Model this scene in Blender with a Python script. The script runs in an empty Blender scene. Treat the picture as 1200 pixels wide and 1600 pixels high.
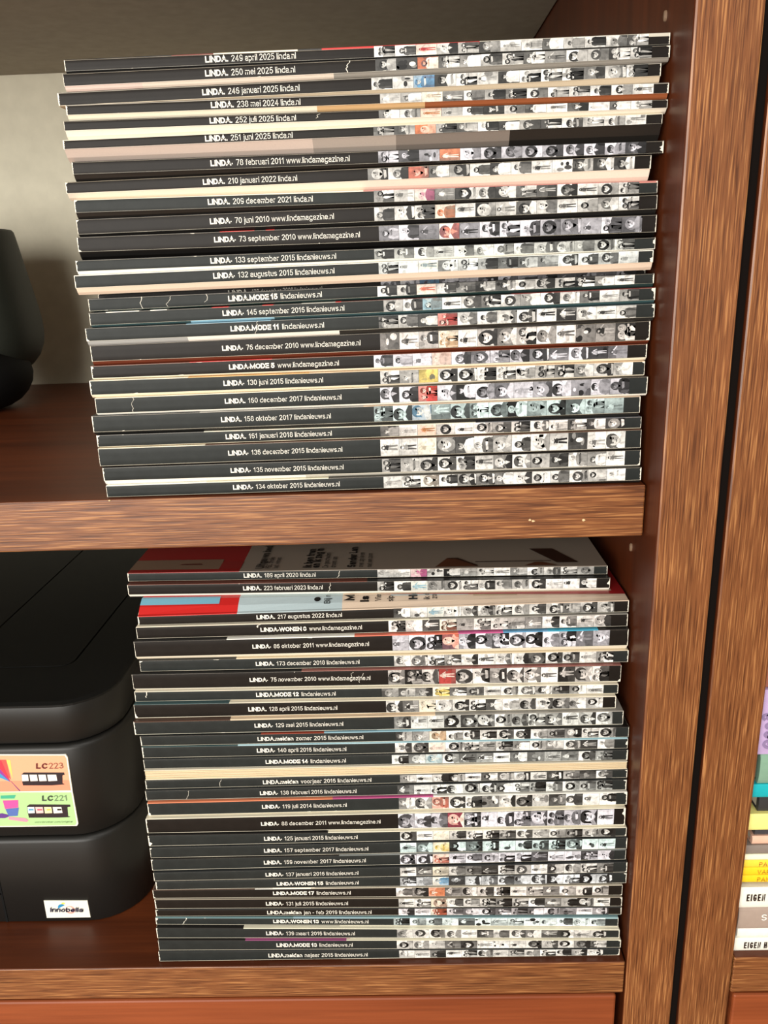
import bpy, bmesh, math, random
from math import sin, cos, pi, radians
from mathutils import Vector

# ------------------------------------------------------------------ camera, light, exposure
F_PX=1261.28
CAM_ROT=(1.26742,0.03331,0.01651)
CAM_LOC=(-0.09995,-0.38953,0.11748)

scn = bpy.context.scene
COL = scn.collection
cam_d = bpy.data.cameras.new('camera')
cam_d.sensor_fit = 'AUTO'; cam_d.sensor_width = 36.0; cam_d.lens = F_PX * 36.0 / 1600.0
cam_d.clip_start = 0.01; cam_d.clip_end = 50
cam = bpy.data.objects.new('camera', cam_d); COL.objects.link(cam)
cam.location = CAM_LOC; cam.rotation_euler = CAM_ROT
scn.camera = cam

vs = scn.view_settings
vs.view_transform = 'Standard'; vs.look = 'None'; vs.gamma = 1.0; vs.use_curve_mapping = False
vs.exposure = 0.10

world = bpy.data.worlds.new('world'); scn.world = world
world.use_nodes = True
bg = world.node_tree.nodes['Background']
bg.inputs[0].default_value = (1.0, 0.93, 0.82, 1); bg.inputs[1].default_value = 0.27

def area(name, loc, target, sx, sy, power, color):
    d = bpy.data.lights.new(name, 'AREA'); d.shape = 'RECTANGLE'; d.size = sx; d.size_y = sy
    d.energy = power; d.color = color
    o = bpy.data.objects.new(name, d); COL.objects.link(o)
    o.location = loc
    o.rotation_euler = (Vector(target) - Vector(loc)).to_track_quat('-Z', 'Y').to_euler()
    return o
area('window_daylight', (-0.86, -1.80, 0.20), (-0.12, 0.1, 0.02), 1.5, 1.1, 54, (1.0, 0.965, 0.90))
area('ceiling_daylight', (0.2, -1.2, 1.55), (-0.05, 0.05, -0.05), 1.2, 1.0, 13, (1.0, 0.965, 0.90))

# ------------------------------------------------------------------ materials
def lin(c):
    c = c / 255.0
    return c / 12.92 if c <= 0.04045 else ((c + 0.055) / 1.055) ** 2.4
def rgb(r, g, b): return (lin(r), lin(g), lin(b), 1.0)

def base_mat(name, rough=0.5, spec=0.5):
    m = bpy.data.materials.new(name); m.use_nodes = True
    nt = m.node_tree; b = nt.nodes['Principled BSDF']
    b.inputs['Roughness'].default_value = rough
    b.inputs['Specular IOR Level'].default_value = spec
    return m, nt, b
def noise(nt, vec, scale, detail=4, rough=0.55):
    n = nt.nodes.new('ShaderNodeTexNoise'); n.inputs['Scale'].default_value = scale
    n.inputs['Detail'].default_value = detail; n.inputs['Roughness'].default_value = rough
    nt.links.new(vec, n.inputs['Vector']); return n.outputs['Fac']
def mapped(nt, scale, loc=(0, 0, 0)):
    t = nt.nodes.new('ShaderNodeTexCoord'); mp = nt.nodes.new('ShaderNodeMapping')
    mp.inputs['Scale'].default_value = scale; mp.inputs['Location'].default_value = loc
    nt.links.new(t.outputs['Object'], mp.inputs['Vector']); return mp.outputs['Vector']
def ramp(nt, fac, stops):
    r = nt.nodes.new('ShaderNodeValToRGB'); e = r.color_ramp.elements
    while len(e) < len(stops): e.new(0.5)
    for el, (p, c) in zip(e, stops): el.position = p; el.color = c
    nt.links.new(fac, r.inputs['Fac']); return r.outputs['Color']
def mix(nt, fac, a, b, mode='MIX'):
    n = nt.nodes.new('ShaderNodeMix'); n.data_type = 'RGBA'; n.blend_type = mode
    for k, s in (('Factor', fac), ('A', a), ('B', b)):
        i = [x for x in n.inputs if x.name == k and (x.type == 'RGBA' if k != 'Factor' else x.type == 'VALUE')][0]
        if hasattr(s, 'links'): nt.links.new(s, i)
        else: i.default_value = s
    return [x for x in n.outputs if x.type == 'RGBA'][0]
def bump(nt, b, h, strength, dist):
    n = nt.nodes.new('ShaderNodeBump'); n.inputs['Strength'].default_value = strength; n.inputs['Distance'].default_value = dist
    nt.links.new(h, n.inputs['Height']); nt.links.new(n.outputs['Normal'], b.inputs['Normal'])
def plain(name, col, rough=0.5, spec=0.5, var=0.0, scale=300):
    m, nt, b = base_mat(name, rough, spec)
    if var:
        f = noise(nt, mapped(nt, (1, 1, 1)), scale)
        lo = tuple(c * (1 - var) for c in col[:3]) + (1,); hi = tuple(min(1, c * (1 + var)) for c in col[:3]) + (1,)
        nt.links.new(ramp(nt, f, [(0.3, lo), (0.7, hi)]), b.inputs['Base Color'])
    else: b.inputs['Base Color'].default_value = col
    return m

def oak(name, axis, dark, mid, light, rough=0.38, along=26, across=620, spec=0.5):
    """veneer with short fine flecks running along one axis"""
    m, nt, b = base_mat(name, rough, spec)
    sc = lambda a, c: tuple(a if i == axis else c for i in range(3))
    warp = noise(nt, mapped(nt, sc(9, 40)), 1, 2)
    f1 = noise(nt, mapped(nt, sc(along, across)), 1, 2, 0.5)
    f2 = noise(nt, mapped(nt, sc(along * 1.6, across * 1.7), (7, 3, 5)), 1, 2, 0.5)
    f3 = noise(nt, mapped(nt, sc(4, 55), (1, 9, 2)), 1, 2)
    c = ramp(nt, f1, [(0.36, dark), (0.46, mid), (0.55, mid), (0.64, light)])
    d = ramp(nt, f2, [(0.40, (0.70, 0.66, 0.62, 1)), (0.50, (1, 1, 1, 1))])
    c = mix(nt, 0.75, c, d, 'MULTIPLY')
    g = ramp(nt, f3, [(0.3, (0.82, 0.8, 0.78, 1)), (0.7, (1.1, 1.1, 1.1, 1))])
    c = mix(nt, 0.8, c, g, 'MULTIPLY')
    nt.links.new(c, b.inputs['Base Color'])
    bump(nt, b, f1, 0.25, 0.0003)
    return m
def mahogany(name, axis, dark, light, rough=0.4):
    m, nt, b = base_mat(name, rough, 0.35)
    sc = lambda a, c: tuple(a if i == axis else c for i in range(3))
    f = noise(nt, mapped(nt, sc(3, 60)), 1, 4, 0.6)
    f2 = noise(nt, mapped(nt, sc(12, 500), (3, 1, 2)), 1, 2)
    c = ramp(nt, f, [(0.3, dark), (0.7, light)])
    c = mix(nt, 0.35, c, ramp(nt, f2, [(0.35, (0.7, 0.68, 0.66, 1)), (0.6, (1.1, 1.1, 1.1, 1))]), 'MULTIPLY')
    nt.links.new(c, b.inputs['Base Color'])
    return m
def printed(name, rough=0.38, spec=0.45, grain=0.0):
    """ink on paper: colour stored per face corner"""
    m, nt, b = base_mat(name, rough, spec)
    a = nt.nodes.new('ShaderNodeAttribute'); a.attribute_name = 'Col'
    c = a.outputs['Color']
    if grain:
        f = noise(nt, mapped(nt, (1, 1, 1)), 1300, 3)
        f0 = noise(nt, mapped(nt, (1, 1, 1), (3, 1, 4)), 480, 2)
        if grain > .15: c = mix(nt, 1.0, c, ramp(nt, f0, [(0.32, (.68,) * 3 + (1,)), (0.50, (1, 1, 1, 1)), (0.72, (1.18,) * 3 + (1,))]), 'MULTIPLY')
        c = mix(nt, 1.0, c, ramp(nt, f, [(0.25, (1 - grain,) * 3 + (1,)), (0.75, (1, 1, 1, 1))]), 'MULTIPLY')
    nt.links.new(c, b.inputs['Base Color'])
    return m

OAK_D, OAK_M, OAK_L = rgb(92, 51, 25), rgb(128, 78, 43), rgb(170, 117, 70)
M = {}
M['oak_x'] = oak('oak_edge_along', 0, OAK_D, OAK_M, OAK_L, along=34, across=1300)
M['oak_z'] = oak('oak_edge_upright', 2, OAK_D, OAK_M, OAK_L, along=32, across=1350)
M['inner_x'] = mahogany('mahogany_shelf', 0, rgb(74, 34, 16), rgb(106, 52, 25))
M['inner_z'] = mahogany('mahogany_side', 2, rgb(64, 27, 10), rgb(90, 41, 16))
M['drawer'] = mahogany('cherry_drawer', 0, rgb(118, 56, 28), rgb(152, 78, 42), 0.42)
M['under'] = plain('taupe_underside', rgb(152, 142, 126), 0.7, 0.2, 0.08, 90)
M['back'] = plain('cream_back', rgb(208, 202, 182), 0.8, 0.2, 0.05, 60)
M['wallpaint'] = plain('wall_paint', rgb(220, 214, 200), 0.9, 0.2, 0.03, 20)
M['floorwood'] = oak('floor_oak', 0, rgb(120, 86, 56), rgb(165, 125, 88), rgb(190, 150, 110), 0.5, 4, 60)
M['gap'] = plain('dark_gap', rgb(14, 9, 7), 0.9, 0.1)
M['pin'] = plain('pin_metal', rgb(120, 96, 76), 0.5, 0.4)
M['chip'] = plain('bare_chip', rgb(225, 195, 150), 0.8, 0.2)
M['pages'] = plain('page_paper', rgb(232, 222, 200), 0.85, 0.1, 0.06, 500)
M['white'] = plain('bare_paper', rgb(240, 234, 218), 0.8, 0.1)
M['letter'] = plain('white_ink', rgb(240, 236, 224), 0.5, 0.3)
M['print'] = printed('printed_photo', 0.42, 0.3, 0.16)
M['cover'] = printed('printed_cover', 0.35, 0.45, 0.06)
M['ink_warm'] = plain('black_spine_warm', rgb(29, 25, 22), 0.42, 0.14, 0.12, 160)
M['ink_cool'] = plain('black_spine_cool', rgb(39, 42, 41), 0.44, 0.14, 0.12, 160)
M['black_plastic'] = plain('black_plastic', rgb(25, 24, 22), 0.42, 0.36, 0.06, 900)
M['black_lid'] = plain('black_lid', rgb(17, 17, 16), 0.5, 0.2, 0.05, 900)
M['black_gloss'] = plain('black_gloss', rgb(24, 24, 24), 0.22, 0.5)
M['black_matte'] = plain('black_matte', rgb(7, 7, 7), 0.75, 0.2)
M['speaker_shell'] = plain('speaker_shell', rgb(34, 37, 31), 0.55, 0.35, 0.08, 400)

# ------------------------------------------------------------------ object helpers
def obj(name, verts, faces, mat, parent=None, cols=None, smooth=False):
    me = bpy.data.meshes.new(name)
    me.from_pydata(verts, [], faces); me.update()
    mats = mat if isinstance(mat, (list, tuple)) else [mat]
    for x in mats: me.materials.append(x)
    if cols is not None:                       # one colour per face
        ca = me.color_attributes.new('Col', 'FLOAT_COLOR', 'CORNER')
        for p, c in zip(me.polygons, cols):
            for n_, li in enumerate(p.loop_indices): ca.data[li].color = c[n_] if isinstance(c, list) else c
    if smooth:
        for p in me.polygons: p.use_smooth = True
    o = bpy.data.objects.new(name, me); COL.objects.link(o)
    if parent is not None: o.parent = parent
    return o
def thing(name, label, cat, loc=(0, 0, 0), group=None):
    o = bpy.data.objects.new(name, None); COL.objects.link(o); o.location = loc
    o.empty_display_size = 0.02
    o['label'] = label; o['category'] = cat
    if group: o['group'] = group
    return o
def structure(o): o['kind'] = 'structure'; return o

def box_obj(name, a, b, mats, parent=None, bev=0.0, pick=None):
    """box between corners a and b; pick(normal) -> material index"""
    bm = bmesh.new()
    bmesh.ops.create_cube(bm, size=1)
    for v in bm.verts:
        v.co = Vector([(a[i] + b[i]) / 2 + v.co[i] * (b[i] - a[i]) for i in range(3)])
    if bev:
        bmesh.ops.bevel(bm, geom=bm.edges[:], offset=bev, segments=2, affect='EDGES', profile=0.5)
    bm.normal_update()
    if pick:
        for f in bm.faces: f.material_index = pick(f.normal)
    me = bpy.data.meshes.new(name); bm.to_mesh(me); bm.free()
    for x in (mats if isinstance(mats, (list, tuple)) else [mats]): me.materials.append(x)
    o = bpy.data.objects.new(name, me); COL.objects.link(o)
    if parent is not None: o.parent = parent
    return o

# ------------------------------------------------------------------ lettering: a small monoline alphabet
def arc(cx, cy, rx, ry, a0, a1, n=10):
    return [(cx + rx * cos(radians(a0 + (a1 - a0) * i / n)), cy + ry * sin(radians(a0 + (a1 - a0) * i / n))) for i in range(n + 1)]
X = 0.73
def _s(w, h, y0=0):
    r = h / 4
    return arc(w / 2, y0 + h - r, w / 2, r, 35, 265, 8) + arc(w / 2, y0 + r, w / 2, r, 85, -145, 8)
GL = {   # width, strokes
 'L': (.46, [[(0, 1), (0, 0), (.46, 0)]]), 'I': (0, [[(0, 0), (0, 1)]]),
 'N': (.58, [[(0, 0), (0, 1), (.58, 0), (.58, 1)]]),
 'D': (.56, [[(0, 0), (0, 1), (.26, 1)] + arc(.26, .5, .30, .5, 90, -90) + [(0, 0)]]),
 'A': (.66, [[(0, 0), (.33, 1), (.66, 0)], [(.15, .36), (.51, .36)]]),
 'M': (.74, [[(0, 0), (0, 1), (.37, .1), (.74, 1), (.74, 0)]]),
 'O': (.68, [arc(.34, .5, .34, .5, 0, 360, 20)]),
 'E': (.48, [[(.48, 1), (0, 1), (0, 0), (.48, 0)], [(0, .52), (.44, .52)]]),
 'W': (.98, [[(0, 1), (.24, 0), (.49, 1), (.74, 0), (.98, 1)]]),
 'G': (.62, [arc(.33, .5, .33, .5, 45, 330, 14) + [(.62, .45), (.36, .45)]]),
 'J': (.42, [[(.42, 1), (.42, .25)] + arc(.21, .25, .21, .25, 0, -170, 8)]),
 'H': (.56, [[(0, 0), (0, 1)], [(.56, 0), (.56, 1)], [(0, .52), (.56, .52)]]),
 'U': (.56, [[(0, 1), (0, .28)] + arc(.28, .28, .28, .28, 180, 360) + [(.56, 1)]]),
 'P': (.5, [[(0, 0), (0, 1), (.26, 1)] + arc(.26, .75, .24, .25, 90, -90) + [(0, .5)]]),
 'R': (.54, [[(0, 0), (0, 1), (.28, 1)] + arc(.28, .75, .24, .25, 90, -90) + [(0, .5)], [(.28, .5), (.54, 0)]]),
 'S': (.52, [_s(.52, 1)]), 'V': (.6, [[(0, 1), (.3, 0), (.6, 1)]]),
 'C': (.62, [arc(.33, .5, .33, .5, 42, 318, 14)]),
 'B': (.52, [[(0, 0), (0, 1), (.28, 1)] + arc(.28, .76, .22, .24, 90, -90), [(0, .52), (.28, .52)] + arc(.28, .26, .25, .26, 90, -90) + [(0, 0)]]),
 '0': (.46, [arc(.23, .5, .23, .5, 0, 360, 18)]),
 '1': (.30, [[(0, .76), (.2, 1), (.2, 0)]]),
 '2': (.46, [arc(.23, .74, .22, .26, 165, -20, 9) + [(0, 0), (.46, 0)]]),
 '3': (.46, [arc(.22, .76, .2, .24, 160, -90, 9), arc(.22, .26, .24, .26, 90, -160, 10)]),
 '4': (.5, [[(.36, 0), (.36, 1), (0, .28), (.5, .28)]]),
 '5': (.46, [[(.42, 1), (.08, 1), (.03, .5)] + arc(.22, .32, .24, .32, 130, -155, 11)]),
 '6': (.46, [arc(.25, .62, .24, .38, 50, 180, 8) + [(.01, .34)], arc(.23, .31, .22, .31, 0, 360, 16)]),
 '7': (.46, [[(0, 1), (.46, 1), (.16, 0)]]),
 '8': (.46, [arc(.23, .76, .19, .24, 0, 360, 16), arc(.23, .27, .23, .27, 0, 360, 16)]),
 '9': (.46, [arc(.23, .69, .22, .31, 0, 360, 16), [(.45, .66)] + arc(.21, .38, .24, .38, 0, -130, 8)]),
 'a': (.42, [[(.42, 0), (.42, .5)] + arc(.21, .5, .21, .23, 0, 160, 7), [(.42, .42), (.2, .40)] + arc(.2, .2, .2, .2, 90, 290, 9) + [(.42, .16)]]),
 'b': (.44, [[(0, 0), (0, 1)], arc(.22, X / 2, .22, X / 2, 0, 360, 16)]),
 'c': (.42, [arc(.22, X / 2, .22, X / 2, 45, 315, 12)]),
 'd': (.44, [[(.44, 0), (.44, 1)], arc(.22, X / 2, .22, X / 2, 0, 360, 16)]),
 'e': (.44, [[(0, .38), (.44, .38)] + arc(.22, X / 2, .22, X / 2, 5, 320, 14)]),
 'f': (.24, [[(.1, 0), (.1, .84)] + arc(.25, .84, .15, .16, 180, 95, 5), [(0, X), (.25, X)]]),
 'g': (.44, [[(.44, X), (.44, -.08)] + arc(.22, -.08, .22, .2, 0, -155, 8), arc(.22, X / 2, .22, X / 2, 0, 360, 16)]),
 'h': (.4, [[(0, 0), (0, 1)], [(0, .45)] + arc(.2, .49, .2, .24, 170, 0, 8) + [(.4, 0)]]),
 'i': (0, [[(0, 0), (0, X)], [(0, .94), (0, 1)]]),
 'j': (.05, [[(.05, X), (.05, -.16)] + arc(-.06, -.16, .11, .12, 0, -80, 4), [(.05, .94), (.05, 1)]]),
 'k': (.4, [[(0, 0), (0, 1)], [(.38, X), (0, .3)], [(.14, .44), (.4, 0)]]),
 'l': (0, [[(0, 0), (0, 1)]]),
 'm': (.68, [[(0, 0), (0, X)], [(0, .45)] + arc(.17, .5, .17, .23, 170, 0, 7) + [(.34, 0)], [(.34, .45)] + arc(.51, .5, .17, .23, 170, 0, 7) + [(.68, 0)]]),
 'n': (.4, [[(0, 0), (0, X)], [(0, .45)] + arc(.2, .49, .2, .24, 170, 0, 8) + [(.4, 0)]]),
 'o': (.44, [arc(.22, X / 2, .22, X / 2, 0, 360, 16)]),
 'p': (.44, [[(0, -.27), (0, X)], arc(.22, X / 2, .22, X / 2, 0, 360, 16)]),
 'r': (.24, [[(0, 0), (0, X)], [(0, .42)] + arc(.24, .45, .24, .28, 175, 90, 5)]),
 's': (.38, [_s(.38, X)]),
 't': (.24, [[(.1, .95), (.1, .12)] + arc(.22, .12, .12, .12, 180, 280, 4), [(0, X), (.25, X)]]),
 'u': (.4, [[(0, X), (0, .24)] + arc(.2, .24, .2, .24, 180, 360, 8), [(.4, X), (.4, 0)]]),
 'v': (.42, [[(0, X), (.21, 0), (.42, X)]]), 'y': (.42, [[(0, X), (.21, 0)], [(.42, X), (.14, -.27)]]),
 'w': (.64, [[(0, X), (.16, 0), (.32, X), (.48, 0), (.64, X)]]),
 'z': (.38, [[(0, X), (.38, X), (0, 0), (.38, 0)]]),
 '.': (0, [[(0, -.001), (0, .001)]]), '-': (.26, [[(0, .38), (.26, .38)]]), '*': (.03, [[(0, .33), (.03, .33)]]),
 '/': (.3, [[(0, -.05), (.3, 1)]]),
}
def fit_y(y, w, cap):
    if cap: return w / 2 + y * (1 - w)
    if y < 0: return y + w / 2
    if y <= X: return w / 2 + y * (X - w) / X
    return y - w / 2
def ribbon(pts, w, cap=True):
    """quads for a stroke of width w along pts (square ends)"""
    P = [Vector(p) for p in pts]
    Q = [P[0]]
    for p in P[1:]:
        if (p - Q[-1]).length > 1e-5: Q.append(p)
    P = Q
    closed = (P[0] - P[-1]).length < 1e-4 and len(P) > 3
    if closed: P = P[:-1]
    n = len(P)
    if n == 1: P = [P[0] - Vector((0, .001)), P[0] + Vector((0, .001))]; n = 2
    if cap and not closed:
        d = (P[0] - P[1]).normalized(); P[0] = P[0] + d * w / 2
        d = (P[-1] - P[-2]).normalized(); P[-1] = P[-1] + d * w / 2
    L, R_ = [], []
    for i in range(n):
        a = P[i] - P[i - 1] if (i > 0 or closed) else P[1] - P[0]
        b = P[(i + 1) % n] - P[i] if (i < n - 1 or closed) else a
        a = a.normalized(); b = b.normalized()
        t = (a + b); t = t.normalized() if t.length > 1e-3 else a
        nrm = Vector((-t.y, t.x)); na = Vector((-a.y, a.x))
        k = 1 / max(0.42, abs(nrm.dot(na)))
        L.append(P[i] + nrm * w / 2 * k); R_.append(P[i] - nrm * w / 2 * k)
    quads = []
    m = n if closed else n - 1
    for i in range(m):
        j = (i + 1) % n
        quads.append([tuple(R_[i]), tuple(R_[j]), tuple(L[j]), tuple(L[i])])
    return quads
def text_quads(s, w=0.12, xs=1.0, gap=0.15, space=0.32):
    """quads in units of cap height; returns quads and the width"""
    out, x = [], 0.0
    for ch in s:
        if ch == ' ': x += space; continue
        wd, st = GL[ch]
        cap = ch.isupper() or ch.isdigit()
        for pl in st:
            if ch in '.*':
                cx, cy = x + w / 2 + wd * xs / 2, (w / 2 if ch == '.' else .33)
                h = w / 2 * (1.0 if ch == '.' else .9)
                out.append([(cx - h, cy - h), (cx + h, cy - h), (cx + h, cy + h), (cx - h, cy + h)]); continue
            pts = [(x + w / 2 + px * xs, fit_y(py, w, cap)) for px, py in pl]
            ends = (ch in 'ijl' and len(pl) == 2 and pl[0][1] > .9)
            out += ribbon(pts, w)
        x += wd * xs + w + gap
    return out, x - gap
def quads_to_mesh(quads, f):
    V, F = [], []
    for q in quads:
        k = len(V); V += [f(*p) for p in q]; F.append(tuple(range(k, k + len(q))))
    return V, F

# ------------------------------------------------------------------ tables (metres)
UPPER = [
 ('249', -0.25252,0.02666,0.02870, (0.21083, 0.21171),(0.20593, 0.20681),(0.20503, 0.20654), (0.0, 0.0),0.0100, (0.23548, 0.38648),(0.51637, 0.96621)),
 ('250', -0.25359,0.02669,0.02759, (0.20492, 0.20644),(0.19943, 0.20122),(0.19756, 0.19984), (0.0, 0.0),0.0100, (0.23709, 0.38672),(0.51949, 0.97155)),
 ('246', -0.25823,0.02379,0.02983, (0.19742, 0.19971),(0.19172, 0.19414),(0.19145, 0.19077), (0.0, 0.0),0.0100, (0.24271, 0.40541),(0.52517, 0.97944)),
 ('238', -0.25368,0.02673,0.02601, (0.19134, 0.19067),(0.18694, 0.18614),(0.18473, 0.18391), (0.0, 0.0),0.0100, (0.2435, 0.3931),(0.52573, 0.97623)),
 ('252', -0.25580,0.02676,0.02639, (0.18464, 0.18381),(0.18036, 0.18004),(0.17669, 0.17814), (0.0, 0.0),0.0100, (0.24438, 0.38851),(0.52628, 0.97563)),
 ('251', -0.25765,0.02495,0.02685, (0.17658, 0.17803),(0.17241, 0.17354),(0.16715, 0.16659), (0.0, 0.0),0.0100, (0.24013, 0.38741),(0.52295, 0.97439)),
 ('78', -0.25517,0.02665,0.02783, (0.16705, 0.16649),(0.16138, 0.16094),(0.15837, 0.16074), (0.0, 0.0),0.0100, (0.23676, 0.47351),(0.52216, 0.97189)),
 ('210', -0.26026,0.02168,0.02946, (0.15822, 0.1606),(0.15303, 0.15439),(0.15017, 0.1492), (0.0, 0.0),0.0100, (0.23747, 0.39978),(0.52103, 0.97324)),
 ('209', -0.25684,0.02518,0.02849, (0.15006, 0.14909),(0.14408, 0.14336),(0.14133, 0.143), (0.0, 0.0),0.0100, (0.23139, 0.41276),(0.51804, 0.96984)),
 ('70', -0.25782,0.02602,0.03039, (0.14122, 0.14291),(0.1341, 0.13622),(0.13305, 0.13393), (0.0, 0.0),0.0100, (0.23238, 0.44769),(0.51762, 0.97026)),
 ('73', -0.25815,0.02586,0.02888, (0.13295, 0.13383),(0.12582, 0.1256),(0.12212, 0.12344), (0.0, 0.0),0.0100, (0.23896, 0.49227),(0.52539, 0.97638)),
 ('133', -0.25944,0.02518,0.02633, (0.12201, 0.12334),(0.11657, 0.11789),(0.11501, 0.11755), (0.0, 0.0),0.0100, (0.2351, 0.45364),(0.51987, 0.96578)),
 ('132', -0.26063,0.02415,0.02470, (0.1149, 0.11744),(0.10869, 0.11166),(0.10543, 0.10822), (0.0, 0.0),0.0100, (0.24299, 0.45383),(0.53059, 0.9757)),
 ('hid', -0.25601,0.02560,0.04150, (0.10537, 0.10814),(0.10029, 0.1033),(0.10009, 0.1031), (0.0, 0.0),0.0100, (0.24094, 0.41404),(0.52164, 0.9848)),
 ('m15', -0.25717,0.02672,0.02981, (0.10337, 0.10642),(0.09711, 0.10152),(0.09674, 0.09991), (-0.0035, -0.0035),0.0090, (0.25042, 0.4173),(0.51611, 0.96721)),
 ('145', -0.25626,0.02666,0.02606, (0.09665, 0.09981),(0.09037, 0.09367),(0.08943, 0.09237), (0.0, 0.0),0.0100, (0.23842, 0.45537),(0.52497, 0.97288)),
 ('m11', -0.25851,0.02622,0.02399, (0.08931, 0.09227),(0.08268, 0.08547),(0.08051, 0.08385), (0.0, 0.0),0.0100, (0.25798, 0.4236),(0.52022, 0.96921)),
 ('76', -0.25846,0.02550,0.02710, (0.08041, 0.08374),(0.07215, 0.07395),(0.07016, 0.07251), (0.0, 0.0),0.0100, (0.23806, 0.48709),(0.5225, 0.97487)),
 ('m5', -0.25949,0.02464,0.02713, (0.07005, 0.0724),(0.06351, 0.06535),(0.06288, 0.0641), (0.0, 0.0),0.0100, (0.25086, 0.44994),(0.51323, 0.96663)),
 ('130', -0.26075,0.02355,0.02545, (0.06277, 0.06399),(0.05519, 0.05688),(0.05379, 0.05637), (0.0, 0.0),0.0100, (0.24366, 0.42454),(0.52823, 0.97984)),
 ('160', -0.25896,0.02530,0.02481, (0.05371, 0.05628),(0.04553, 0.04726),(0.04469, 0.04637), (0.0, 0.0),0.0100, (0.23727, 0.45023),(0.52083, 0.96875)),
 ('158', -0.26195,0.02224,0.02483, (0.04457, 0.04625),(0.03578, 0.03763),(0.03438, 0.03566), (0.0, 0.0),0.0100, (0.23787, 0.4396),(0.51889, 0.97132)),
 ('161', -0.26093,0.02343,0.02508, (0.03429, 0.03556),(0.02777, 0.02951),(0.02741, 0.02918), (0.0, 0.0),0.0100, (0.23949, 0.43564),(0.52549, 0.97064)),
 ('136', -0.26068,0.02349,0.02393, (0.02731, 0.02908),(0.01762, 0.01924),(0.01673, 0.01827), (0.0, 0.0),0.0100, (0.24146, 0.45347),(0.52415, 0.97232)),
 ('135', -0.26010,0.02409,0.02483, (0.01663, 0.01818),(0.00925, 0.00973),(0.00691, 0.00886), (0.0, 0.0),0.0100, (0.24019, 0.45184),(0.52378, 0.97218)),
 ('134', -0.25940,0.02490,0.02449, (0.00681, 0.00877),(0.0003, 0.00161),(0.0001, 0.0001), (0.0, 0.0),0.0100, (0.2396, 0.44046),(0.52296, 0.9719)),
]
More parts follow.
